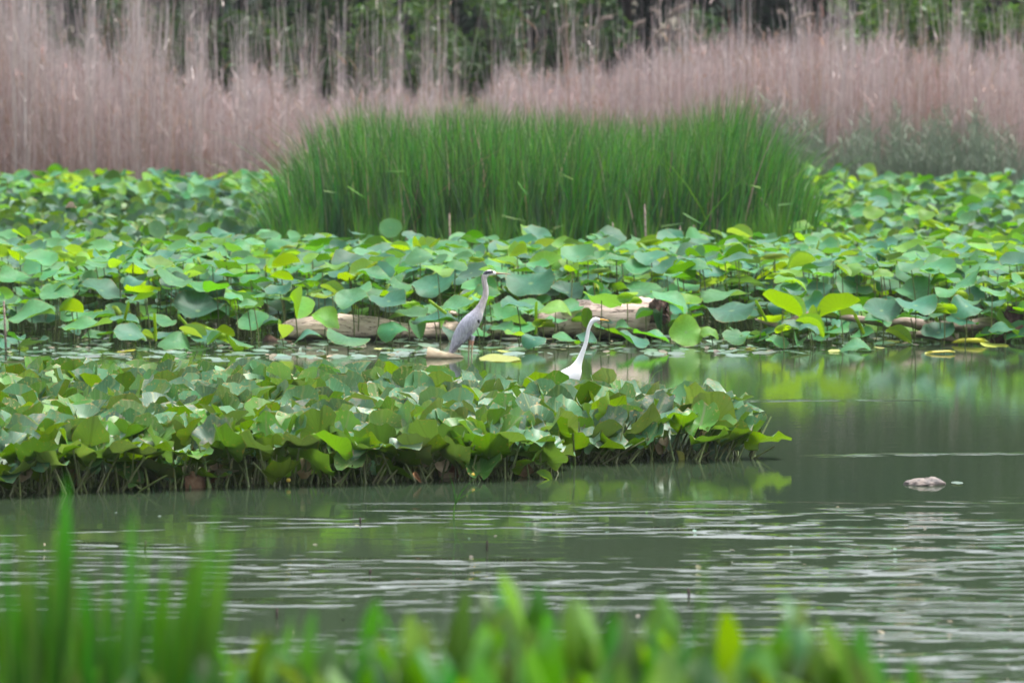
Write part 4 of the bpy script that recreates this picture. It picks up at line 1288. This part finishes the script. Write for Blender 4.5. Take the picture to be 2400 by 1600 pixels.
# ------------------------------------------------------------------ lily buds
bud_shape = spline([[0, 0.004], [0.016, 0.012], [0.022, 0.026], [0.016, 0.040], [0.004, 0.044]], 10)
for (px, py, Yb, lab) in ((676, 1126, 44.12, "yellow pond lily bud on the left, nearest the water"), (774, 1108, 44.2, "yellow pond lily bud standing highest, among thick stalks"), (1108, 1114, 44.5, "orange-yellow pond lily bud under a bent brown leaf"),
                          ):
    p = at(px, py, Yb - 0.15)
    t = empty("lily_flower", (p.x, p.y, -0.05), lab, "flower", None)
    V, F = tube(np.stack([np.zeros(10), np.zeros(10), bud_shape[:, 1]], 1), bud_shape[:, 0], 10)
    link("bud", mesh_np("bud", V, F, [M["flower"]]), t, (0, 0, p.z + 0.05 - 0.02))
    V, F = tube([[0, 0, 0], [0.008, 0, (p.z + 0.03) / 2], [0, 0, p.z + 0.032]], [0.006, 0.006, 0.006], 6)
    link("stalk", mesh_np("stalk", V, F, [M["dock_stalk"]]), t)

# ------------------------------------------------------------------ driftwood


def rough_tube(path, radii, sides=22, bump=0.06, seed=1):
    V, F = tube(path, radii, sides)
    r2 = np.random.default_rng(seed)
    n = len(path)
    th = np.linspace(0, 2 * np.pi, sides, endpoint=False)
    k = 1 + bump * (np.sin(3 * th + 1.0)[None, :] + 0.6 * np.sin(7 * th + 2)[None, :] + 0.8 * r2.normal(size=(n, 1)) * 0.4 + 0.35 * r2.normal(size=(n, sides)))
    P = np.asarray(path)
    ring = V[:n * sides].reshape(n, sides, 3)
    ring = P[:, None, :] + (ring - P[:, None, :]) * k[..., None]
    V[:n * sides] = ring.reshape(-1, 3)
    return V, F


def log_thing(name, pts, label, mat, sides=22, bump=0.05, seed=1, n=26):
    """pts: px, py, Y, radius in metres of the axis"""
    P = [at(a, b, c) for a, b, c, d in pts]
    rad = [d for *_x, d in pts]
    arr = spline([[*p, r] for p, r in zip(P, rad)], n)
    o = Vector((arr[:, 0].mean(), arr[:, 1].mean(), 0))
    t = empty(name, o, label, "log", None)
    V, F = rough_tube(arr[:, :3] - np.array(o), arr[:, 3], sides, bump, seed)
    link("trunk", mesh_np("trunk", V, F, [mat]), t)
    return t, arr, o


def root_mass(parent, c, r, seed, mat, squash=(0.7, 0.9, 1)):
    """a knot of broken roots"""
    r2 = np.random.default_rng(seed)
    nu, nv = 22, 14
    u = np.linspace(0, 2 * np.pi, nu, endpoint=False)
    v = np.linspace(0.02, np.pi - 0.02, nv)
    U, W_ = np.meshgrid(u, v)
    k = 1 + 0.22 * np.sin(3 * U + 4 * W_) + 0.15 * np.sin(7 * U - 3 * W_ + 1) + 0.14 * r2.normal(size=U.shape)
    V = np.stack([r * squash[0] * k * np.sin(W_) * np.cos(U), r * squash[1] * k * np.sin(W_) * np.sin(U), r * squash[2] * k * np.cos(W_)], -1).reshape(-1, 3)
    i = (np.arange(nv - 1) * nu)[:, None]
    j = np.arange(nu)[None, :]
    kx = (j + 1) % nu
    F = np.stack([i + j, i + nu + j, i + nu + kx, i + kx], -1).reshape(-1, 4)
    o = link("root_end", mesh_np("root_end", V, F, [mat]), parent, c)
    for q in range(9):
        a = r2.uniform(0, 6.28)
        d = np.array([r2.uniform(0.1, 1.0), math.cos(a) * 0.8, math.sin(a)])
        d /= np.linalg.norm(d)
        p = [d * r * 0.5, d * r * 1.0 + r2.normal(0, 0.03, 3), d * r * 1.35 + r2.normal(0, 0.06, 3)]
        V, F = tube(spline(p, 5), [0.03, 0.025, 0.02, 0.014, 0.006], 6)
        link("root", mesh_np("root", V, F, [mat]), o)


t1, a1, o1 = log_thing("driftwood_log", [(664, 786, 63.0, 0.10), (690, 778, 63.0, 0.165), (780, 774, 63.0, 0.19), (880, 776, 63.1, 0.18), (960, 784, 63.2, 0.13), (1080, 780, 63.3, 0.14), (1215, 786, 63.4, 0.10)],
                       "pale bare log behind the grey heron, its left end broken", M["wood_pale"], seed=3)
V, F = rough_tube(spline([[0, 0, 0], [0.12, 0, 0.03], [0.3, 0, 0.02], [0.42, 0, -0.02]], 8), [0.05, 0.085, 0.08, 0.03, 0.03, 0.03, 0.03, 0.02][:8], 12, 0.15, 4)
p = at(618, 806, 62.7)
tag(link("bark_piece", mesh_np("bark_piece", V, F, [M["wood_dark"]]), loc=p), "dark rotten piece of bark at the broken end of the pale log", "bark")
# a pale splinter sticking up behind the heron's back
V, F = rough_tube(spline([[0, 0, 0], [0.06, 0, 0.16], [0.12, 0, 0.20], [0.2, 0, 0.19]], 8), np.linspace(0.045, 0.02, 8), 9, 0.1, 6)
link("branch_stub", mesh_np("branch_stub", V, F, [M["wood_pale"]]), t1, at(1036, 770, 63.3) - o1)

t2, a2, o2 = log_thing("driftwood_log", [(1262, 760, 63.2, 0.17), (1330, 752, 63.2, 0.24), (1420, 748, 63.2, 0.27), (1500, 748, 63.2, 0.275), (1545, 750, 63.2, 0.25)],
                       "thick pale log with a brown root end behind the white egret", M["wood_pale"], 26, 0.035, 9)
root_mass(t2, at(1545, 728, 63.0) - o2, 0.17, 5, M["wood_dark"])
root_mass(t2, at(1500, 800, 63.15) - o2, 0.12, 8, M["wood_dark"], (1.6, 0.8, 0.5))

t3, a3, o3 = log_thing("fallen_branch", [(1770, 748, 62.6, 0.010), (1800, 757, 62.6, 0.022), (1830, 762, 62.6, 0.034), (1862, 748, 62.6, 0.036), (1900, 737, 62.6, 0.040), (1950, 740, 62.6, 0.036), (2010, 748, 62.6, 0.044), (2070, 757, 62.7, 0.048), (2120, 754, 62.7, 0.062), (2180, 764, 62.8, 0.066), (2260, 765, 62.9, 0.075), (2330, 758, 63.0, 0.09), (2460, 752, 63.1, 0.12)],
                       "long thin pale branch lying along the lotus stalks on the right", M["branch"], 14, 0.08, 12, 40)
root_mass(t3, at(2372, 752, 62.8) - o3, 0.16, 21, M["wood_dark"], (1.0, 0.7, 0.9))
V, F = rough_tube(spline([[0, 0, 0], [-0.15, 0, -0.06], [-0.35, 0, -0.16], [-0.6, 0, -0.2]], 9), np.linspace(0.07, 0.035, 9), 9, 0.12, 31)
link("side_branch", mesh_np("side_branch", V, F, [M["wood_dark"]]), t3, at(2400, 770, 62.6) - o3)
V, F = rough_tube(spline([[0, 0, 0], [0.2, 0, 0.03], [0.5, 0, 0.02], [0.8, 0, -0.02]], 9), np.linspace(0.03, 0.06, 9), 9, 0.12, 33)
link("side_branch", mesh_np("side_branch", V, F, [M["branch"]]), t3, at(2100, 790, 62.5) - o3)

# ------------------------------------------------------------------ lump in the open water
nu, nv = 30, 12
U, W_ = np.meshgrid(np.linspace(0, 2 * np.pi, nu, endpoint=False), np.linspace(0.05, np.pi / 2 + 0.3, nv))
k_ = 1 + 0.07 * np.sin(3 * U + 1) + 0.05 * np.sin(5 * U - 2 * W_) + 0.05 * rng.normal(size=U.shape)
x = 0.19 * k_ * np.sin(W_) * np.cos(U)
z = 0.052 * k_ * np.cos(W_) + 0.016 * np.exp(-((x - 0.10) / 0.05) ** 2) * np.cos(W_)
V = np.stack([x, 0.16 * k_ * np.sin(W_) * np.sin(U), z], -1).reshape(-1, 3)
i = (np.arange(nv - 1) * nu)[:, None]; j = np.arange(nu)[None, :]; kx = (j + 1) % nu
F = np.stack([i + j, i + nu + j, i + nu + kx, i + kx], -1).reshape(-1, 4)
p = on_water(2166, 1134)
tag(link("rock", mesh_np("rock", V, [F, np.array([[0, (q + 1) % nu, q] for q in range(1)])], [M["rock"]]), loc=p), "mottled pinkish brown lump breaking the open water", "rock")
tag(link("floating_leaf", PADM[1, "pad"], None, on_water(2243, 1131, 0.01), tilt(2, 0, 0), (0.055, 0.09, 0.05)), "tiny pale leaf floating right of the mottled lump", "leaf")

# ------------------------------------------------------------------ twigs and sprigs in the open water
for (px, py, hpx, lean, lab) in ((339, 1290, 24, 3, "dark twig in the water at the left, tallest of the twigs"), (845, 1226, 14, -1, "short dark twig in front of the lily bed"), (1141, 1290, 24, 1, "reddish twig right of the grass sprig"),
                                 (867, 1344, 11, 2, "tiny dark twig below the short one"), (1615, 1400, 22, -2, "dark twig over the arrow-shaped leaves on the right"), (648, 1448, 24, 2, "faint dark twig near the bank grass")):
    b = on_water(px, py)
    s = b.y / FPX
    V, F = tube([[0, 0, -0.05], [lean * s * 0.4, 0, hpx * s * 0.5], [lean * s, 0, hpx * s]], [0.007, 0.009, 0.006], 6)
    tag(link("twig", mesh_np("twig", V, F, [M["twig"]]), loc=b), lab, "twig", "twigs in the open water")


def sprig(px, py, blades, lab):
    b = on_water(px, py)
    s = b.y / FPX
    t = empty("grass_sprig", b, lab, "grass")
    for (x0, z0, x1, z1, x2, z2, w) in blades:
        pts = spline([[x0 * s, 0, z0 * s], [x1 * s, 0.02, z1 * s], [x2 * s, 0, z2 * s]], 7)
        V, F = tube(pts, np.stack([np.linspace(w, 0.0015, 7), np.full(7, 0.002)], 1), 6)
        link("blade", mesh_np("blade", V, F, [M["grass_near"]], attrs={"t": np.ones(len(V))}), t)


sprig(1063, 1218, [(0, -5, 2, 30, 8, 62, .008), (6, 40, 20, 68, 48, 98, .007), (6, 38, 0, 75, -10, 108, .006), (7, 45, 35, 62, 62, 72, .005)], "small grass sprig rising from open water before the lily bed")
sprig(1521, 905, [(0, -4, 2, 25, 6, 42, .004), (4, 30, 10, 52, 28, 68, .004), (2, 10, 14, 30, 32, 40, .003)], "thin grass sprig in the calm water right of the white egret")

# ------------------------------------------------------------------ birds


def bird_body(name, stations, legs, to_local, depth_ratio, colour, mat, parent, voxel=0.0075, toes=True):
    """one continuous skin: the loft of trunk, neck and head is fused with the legs"""
    st = spline(stations, 64)
    st[:, 2:] *= np.where(st[:, 2:] > 0.06, 1.08, 1.05)
    C = np.array([to_local(a, b) for a, b in st[:, :2]])
    path = np.stack([C[:, 0], np.zeros(len(C)), C[:, 1]], 1)
    V, F = tube(path, np.stack([np.maximum(st[:, 2], 0.004), np.maximum(st[:, 3], 0.004)], 1), 20)
    parts = [(V, F)]
    for lg in legs:
        pts = spline([[*p] for p in lg], 14)
        parts.append(tube(pts[:, :3], pts[:, 3], 10))
        foot = pts[-1, :3]
        for a in (-0.5, 0.0, 0.5, math.pi):
            L = 0.075 if a != math.pi else 0.045
            pp = [foot, foot + np.array([math.cos(a) * L * 0.5, math.sin(a) * L * 0.5, 0.004]), foot + np.array([math.cos(a) * L, math.sin(a) * L, -0.004])]
            parts.append(tube(spline(pp, 4), [0.007, 0.0065, 0.006, 0.005], 6))
    Vs, Qs, Ts, off = [], [], [], 0
    for V, F in parts:
        Vs.append(V); Qs.append(F[0] + off); Ts.append(F[1] + off); off += len(V)
    tmp = link("tmp", mesh_np("tmp", np.vstack(Vs), [np.vstack(Qs), np.vstack(Ts)]))
    md = tmp.modifiers.new("fuse", 'REMESH')
    md.mode = 'VOXEL'
    md.voxel_size = voxel
    sm = tmp.modifiers.new("soften", 'SMOOTH')
    sm.iterations = 3
    sm.factor = 0.5
    dg = bpy.context.evaluated_depsgraph_get()
    dg.update()
    me = bpy.data.meshes.new_from_object(tmp.evaluated_get(dg))
    bpy.data.objects.remove(tmp)
    co = np.empty(len(me.vertices) * 3, np.float32)
    me.vertices.foreach_get("co", co)
    co = co.reshape(-1, 3)
    d2 = (co[:, None, 0] - path[None, :, 0]) ** 2 + (co[:, None, 2] - path[None, :, 2]) ** 2
    s = d2.argmin(1)
    col = colour(co, s / 63.0, path[s], st[s])
    a = me.attributes.new("plumage", 'FLOAT_COLOR', 'POINT')
    a.data.foreach_set("color", np.concatenate([col, np.ones((len(col), 1))], 1).astype(np.float32).reshape(-1))
    me.polygons.foreach_set("use_smooth", np.ones(len(me.polygons), bool))
    me.materials.clear()
    me.materials.append(mat)
    me.name = name
    return link(name, me, parent)


def bill(parent, a, b, r, mat):
    pts = spline([a, (np.array(a) * 0.5 + np.array(b) * 0.5 + np.array([0, 0, 0.004])), b], 8)
    V, F = tube(pts, np.stack([np.linspace(r, 0.002, 8), np.linspace(r * 0.75, 0.002, 8)], 1), 10)
    return link("bill", mesh_np("bill", V, F, [mat]), parent)


def eyes(parent, c, r, yoff):
    for s in (-1, 1):
        V, F = tube([[0, 0, -r], [0, 0, -r * 0.6], [0, 0, 0], [0, 0, r * 0.6], [0, 0, r]], [r * 0.2, r * 0.8, r, r * 0.8, r * 0.2], 10)
        e = link("eye", mesh_np("eye", V, F, [M["eye_yellow"]]), parent, (c[0], s * yoff, c[2]))
        V2 = V * 0.62
        link("pupil", mesh_np("pupil", V2, F, [M["pupil"]]), e, (0, s * r * 0.5, 0))


# grey heron
HY = on_water(1102, 838).y
hb = on_water(1102, 838)
hs_ = HY / FPX
heron = empty("heron", hb, "grey heron standing tall at the water's edge, black stripe on its head", "heron")
toL = lambda a, b: ((a - 1102) * hs_, (838 - b) * hs_)
ST = [(1051, 838, .006, .010), (1057, 826, .030, .022), (1065, 811, .052, .042), (1077, 791, .082, .075), (1091, 771, .100, .100), (1104, 755, .100, .105), (1115, 741, .082, .085),
      (1124, 725, .056, .056), (1132, 708, .042, .040), (1138, 690, .036, .033), (1138.5, 674, .033, .030), (1135.5, 660, .033, .029), (1135.5, 648, .034, .030), (1141, 640.5, .037, .032), (1149, 638.5, .035, .030), (1157, 639.5, .026, .022), (1163, 640.5, .016, .014)]


def heron_col(co, s, ctr, st):
    n = len(co)
    body = np.tile([0.43, 0.435, 0.51], (n, 1))
    neck = np.tile([0.60, 0.52, 0.51], (n, 1))
    w = np.clip((s - 0.36) / 0.16, 0, 1)[:, None]
    c = body * (1 - w) + neck * w
    dark = np.clip((0.16 - s) / 0.16, 0, 1)[:, None] * 0.6
    c = c * (1 - dark) + np.array([0.16, 0.17, 0.21]) * dark
    xl, zl = co[:, 0] / hs_ + 1102, 838 - co[:, 2] / hs_
    head = s > 0.77
    c[head] = [0.84, 0.83, 0.82]
    stripe = head & (zl < 642 - (xl - 1140) * 0.18) & (zl > 633.0 - (xl - 1148) * 0.05) & (xl < 1156) & (np.abs(co[:, 1]) > 0.006)
    c[stripe] = [0.025, 0.027, 0.04]
    front = (s > 0.42) & (s < 0.77) & ((xl - (ctr[:, 0] / hs_ + 1102)) > 3.2)
    c[front] = [0.66, 0.62, 0.61]
    lower = (zl > 800) & (xl > 1088)
    c[lower] = [0.42, 0.34, 0.20]
    thigh = (zl > 786) & (zl <= 808) & (xl > 1095) & (xl < 1112) & (co[:, 1] < 0.09)
    c[thigh & lower | (thigh & (zl > 796))] = [0.50, 0.27, 0.18]
    return c


heron_legs = []
for (a, b_, yo) in (((1101, 788), (1098, 838), 0.05), ((1108, 786), (1105.5, 838), -0.05)):
    xa, za = toL(*a); xb, zb = toL(*b_)
    heron_legs.append([(xa, yo * 0.7, za, .032), (xa * .7 + xb * .3, yo * 0.9, za * .72 + zb * .28, .019), (xb + 0.004, yo, za * .4 + zb * .6, .0125), (xb, yo, 0.02, .010), (xb, yo, -0.12, .010)])
bird_body("body", ST, heron_legs, toL, 1, heron_col, M["plumage_grey"], heron)
xa, za = toL(1158, 640); xb, zb = toL(1199, 642)
bill(heron, (xa, 0, za), (xb, 0, zb), 0.017, M["bill_heron"])
xe, ze = toL(1155, 638)
eyes(heron, (xe, 0, ze), 0.0055, 0.0225)
# black shoulder patch, head plume, hanging wing feathers
xs, zs_ = toL(1121, 751)
for s in (-1, 1):
    V, F = rough_tube(spline([[-0.012, 0, 0.022], [0, s * 0.006, 0], [0.014, 0, -0.028]], 7), [0.006, 0.017, 0.021, 0.021, 0.018, 0.012, 0.004], 10, 0.05, 40)
    link("shoulder_patch", mesh_np("shoulder_patch", V, F, [M["black_feather"]]), heron, (xs, s * 0.062, zs_))
xs, zs_ = toL(1137, 640)
V, F = tube(spline([[0, 0, 0], [-0.03, 0, -0.02], [-0.055, 0, -0.055]], 6), np.linspace(0.008, 0.0015, 6), 6)
link("head_plume", mesh_np("head_plume", V, F, [M["black_feather"]]), heron, (xs, 0, zs_))
feath = plain_mat("wing_feather", (0.31, 0.315, 0.37), 0.7, 0.35, 30.0, (0.18, 0.18, 0.225))
for s in (-1, 1):
    for q in range(9):
        f = q / 8
        a_ = toL(1108 - 22 * f + 3 * (q % 2), 764 + 20 * f)
        b_ = toL(1092 - 34 * f, 800 + 22 * f)
        a_ = np.array([a_[0], s * (0.095 - 0.025 * f), a_[1]])
        b_ = np.array([b_[0], s * (0.070 - 0.045 * f), b_[1]])
        mid = (a_ + b_) / 2 + np.array([0, s * 0.012, 0])
        V, F = tube(spline([a_, mid, b_], 7), np.stack([[.006, .016, .020, .020, .017, .011, .003], np.full(7, 0.0035)], 1), 8)
        link("wing_feather", mesh_np("wing_feather", V, F, [feath]), heron)

# great white egret behind the lily bed
EY = 52.6
egb = Vector(((1345 - 1200) / FPX * EY, EY, 0))
es = EY / FPX
ez0 = float(800 + FPX * math.tan(math.atan(CAMZ / EY) - PITCH))
egret = empty("egret", egb, "white egret wading behind the lily leaves, long neck and orange bill", "egret")
toE = lambda a, b: ((a - 1345) * es, (ez0 - b) * es)
SE = [(1276, 922, .008, .010), (1287, 914, .035, .03), (1301, 906, .065, .06), (1318, 896, .095, .085), (1334, 885, .105, .095), (1346, 871, .080, .078), (1353, 856, .050, .050), (1359, 842, .034, .033), (1366, 824, .026, .025), (1373, 804, .021, .020), (1377, 785, .020, .018),
      (1379.5, 771, .020, .018), (1384, 759, .022, .019), (1390, 751, .026, .022), (1397, 747.5, .026, .021), (1403, 747.5, .018, .015), (1407, 748, .011, .010)]


def egret_col(co, s, ctr, st):
    c = np.tile([0.86, 0.86, 0.87], (len(co), 1))
    low = (co[:, 2] < 0.10)
    c[low] = [0.03, 0.03, 0.03]
    return c


egret_legs = [[(0.00, yo * .7, 0.28, .026), (0.012, yo, 0.18, .012), (0.0, yo, 0.12, .010), (0.01, yo, 0.02, .009), (0.01, yo, -0.12, .009)] for yo in (0.045, -0.045)]
bird_body("body", SE, egret_legs, toE, 1, egret_col, M["plumage_white"], egret)
xa, za = toE(1403, 747.5); xb, zb = toE(1428, 750.5)
bill(egret, (xa, 0, za), (xb, 0, zb), 0.012, M["bill_yellow"])
xe, ze = toE(1401, 745.5)
eyes(egret, (xe, 0, ze), 0.0045, 0.0165)

# ------------------------------------------------------------------ plants on the near bank


def arrow_blade(v, n=9, m=4):
    r_ = random.Random(70 + v)
    L, Wd = 0.36, r_.uniform(0.045, 0.062)
    t = np.linspace(0, 1, n)
    w = Wd * np.interp(t, [0, 0.12, 0.35, 0.6, 0.85, 1], [0.25, 0.85, 1.0, 0.86, 0.42, 0.0])
    u = np.linspace(-1, 1, 2 * m + 1)
    T, U_ = np.meshgrid(t, u, indexing='ij')
    x = U_ * w[:, None]
    bend = r_.uniform(0.02, 0.16)
    z = L * T - bend * T ** 2.5 * 0.4
    y = bend * T ** 2 + 0.35 * np.abs(x) + 0.008 * np.sin(9 * T + v) * U_
    V = np.stack([x, y, z], -1).reshape(-1, 3)
    k_ = 2 * m + 1
    i = np.arange(n - 1)[:, None] * k_ + np.arange(2 * m)[None, :]
    return V, [np.stack([i, i + 1, i + 1 + k_, i + k_], -1).reshape(-1, 4)]


ARROW = [mesh_np("arrow_blade", *arrow_blade(v), [M["arrow_leaf"]]) for v in range(6)]
V, F = tube([[0, 0, 0], [0.01, 0, 0.5], [0, 0, 1]], [0.007, 0.006, 0.005], 6, False)
ASTALK = mesh_np("arrow_stalk", V, F, [M["arrow_leaf"]])


def near_plant(px, tip_py, Yp, leaves, label, spread=0.20):
    """a clump of lance-shaped leaves whose tallest tip reaches tip_py"""
    gz = float(np.interp(Yp, ys, zs))
    tip = at(px, tip_py, Yp)
    base = Vector((tip.x, Yp, gz))
    t = empty("bank_plant", base, label, "plant", "leafy plants on the near bank")
    H = tip.z - gz
    for q in range(leaves):
        top = q == 0
        h = H - 0.33 if top else max(0.12, H - 0.34 - 0.40 * random.random() ** 1.5)
        a = random.uniform(0, 6.28)
        rr = 0.0 if top else random.uniform(0.3, 1.0) * spread
        p = Vector((math.cos(a) * rr, math.sin(a) * rr * 0.6, h))
        qs = Vector((0, 0, 1)).rotation_difference(p.normalized())
        link("stalk", ASTALK, t, (0, 0, 0), qs, (1, 1, p.length + 0.015))
        lean = Quaternion((0, 0, 1), random.uniform(0, 6.28)) @ Quaternion((1, 0, 0), R(random.gauss(0, 6) if top else random.gauss(0, 26)))
        s = random.uniform(0.9, 1.1) if top else random.uniform(0.65, 1.05)
        link("leaf", ARROW[random.randrange(6)], t, p, lean, (s * random.uniform(0.9, 1.35), s, s))


NEAR = [(575, 1545), (655, 1550), (745, 1540), (815, 1500), (925, 1530), (1015, 1520), (1155, 1515), (1210, 1500), (1405, 1500), (1590, 1500), (1760, 1530), (1835, 1540), (1930, 1530), (2000, 1560), (1700, 1535), (1790, 1525), (1960, 1545), (2050, 1555), (1450, 1480), (1270, 1490), (940, 1485), (720, 1520), (570, 1500), (640, 1520), (700, 1478), (760, 1505), (838, 1445), (905, 1500), (985, 1462), (1068, 1405), (1130, 1470), (1180, 1440), (1238, 1368), (1300, 1450), (1372, 1465), (1420, 1430), (1487, 1440), (1560, 1432),
        (1620, 1470), (1690, 1505), (1740, 1462), (1800, 1475), (1850, 1500), (1915, 1432), (1975, 1512), (2010, 1500), (2090, 1560), (2160, 1575),
        (20, 1560), (90, 1570), (160, 1580), (230, 1580), (310, 1590), (390, 1590), (460, 1590), (-60, 1560), (2250, 1610), (600, 1560), (880, 1540), (1100, 1530), (1340, 1530), (1530, 1525), (1660, 1545), (1880, 1550)]
PLAB = {1238: "bank plant whose broad leaf tip rises highest above the others", 1915: "bank plant with a tall pointed leaf on the right", 1068: "bank plant with a tall leaf left of the highest one", 2160: "small bank plant at the right end of the leafy row",
        838: "bank plant with a dark upright leaf near the left of the row"}
for i, (px, py) in enumerate(NEAR):
    near_plant(px, py - 40 + random.uniform(-4, 4), random.uniform(15.4, 17.4) if i < 61 else random.uniform(14.8, 15.6), 18, PLAB.get(px, "bright green leafy plant crowded together with others on the near bank"))

# tall grass at the left of the bank
GRASS = [(135, 1115, 62, -6, 40, "grass tuft with the widest tall blade, left of the others"), (20, 1190, 44, 10, 34, "grass tuft at the left edge of the bank"), (322, 1175, 46, -22, 34, "grass tuft with a tall straight dark blade in the middle"),
         (455, 1215, 40, -60, 30, "grass tuft leaning right over the water, inner one"), (535, 1145, 42, -120, 30, "grass tuft whose longest blade arches right"), (230, 1270, 40, 0, 32, "short grass tuft between the wide blade and the straight one"),
         (70, 1320, 40, 10, 36, "broad low grass tuft between the left edge and the widest blade"), (275, 1370, 36, -10, 34, "low grass tuft under the tall straight dark blade"), (400, 1290, 40, -30, 32, "grass tuft of middle height beside the leaning ones"),
         (180, 1345, 36, 4, 34, "low grass tuft just right of the widest blade"), (350, 1385, 34, -8, 34, "lowest grass tuft, among the leaning ones"), (480, 1400, 34, -30, 30, "low grass tuft at the inner end of the bank grass"), (120, 1400, 36, 0, 34, "low grass tuft in front of the widest blade"),
         (1664, 1250, 20, -40, 22, "lone pale grass tuft on the right part of the bank")]
for (px, py, w, lean, w2, lab) in GRASS:
    Yg = 17.2
    tip = at(px, py, Yg)
    gz = float(np.interp(Yg, ys, zs))
    bx = tip.x + lean * Yg / FPX
    t = empty("grass_tuft", (bx, Yg, gz), lab, "grass", "tall grass on the near bank")
    H = tip.z - gz
    nb = 40 if px != 1664 else 2
    for q in range(nb):
        h = H if q == 0 else H * (random.uniform(0.9, 0.98) if q < 5 else random.uniform(0.40, 0.90))
        dx = tip.x - bx if q == 0 else random.gauss((tip.x - bx) * (0.95 if q < 4 else 0.6), 0.05)
        b0 = np.array([[random.uniform(-0.05, 0.05), random.uniform(-0.15, 0.15), 0.0]])
        V, F, tt = strips(b0, np.array([h]), np.array([(1.3 * w if q == 0 else random.uniform(0.6, 1.3) * w2) * Yg / FPX]), np.array([abs(dx)]), np.array([0.0 if dx > 0 else math.pi]), np.array([random.uniform(-0.5, 0.5)]), 10, 2.0, 0.95)
        link("blade", mesh_np("blade", V, F, [M["grass_near"]], attrs={"t": tt}), t)

# ------------------------------------------------------------------ summer haze over the pond
k = NT("haze")
vol = k.n("ShaderNodeVolumePrincipled")
vol.inputs["Color"].default_value = (0.86, 0.91, 1.0, 1)
vol.inputs["Density"].default_value = 0.00013
k.t.links.new(vol.outputs[0], k.out.inputs["Volume"])
x0, x1, y0, y1, z0, z1 = -1520, 1520, -70, 1820, -1.7, 27.0
V = np.array([[x, y, z] for z in (z0, z1) for y in (y0, y1) for x in (x0, x1)])
F = np.array([[0, 2, 3, 1], [4, 5, 7, 6], [0, 1, 5, 4], [2, 6, 7, 3], [0, 4, 6, 2], [1, 3, 7, 5]])
tag(link("haze", mesh_np("haze", V, F, [k.m], smooth=False)), "thin summer haze that pales the far reeds and wood", "haze", kind="stuff")
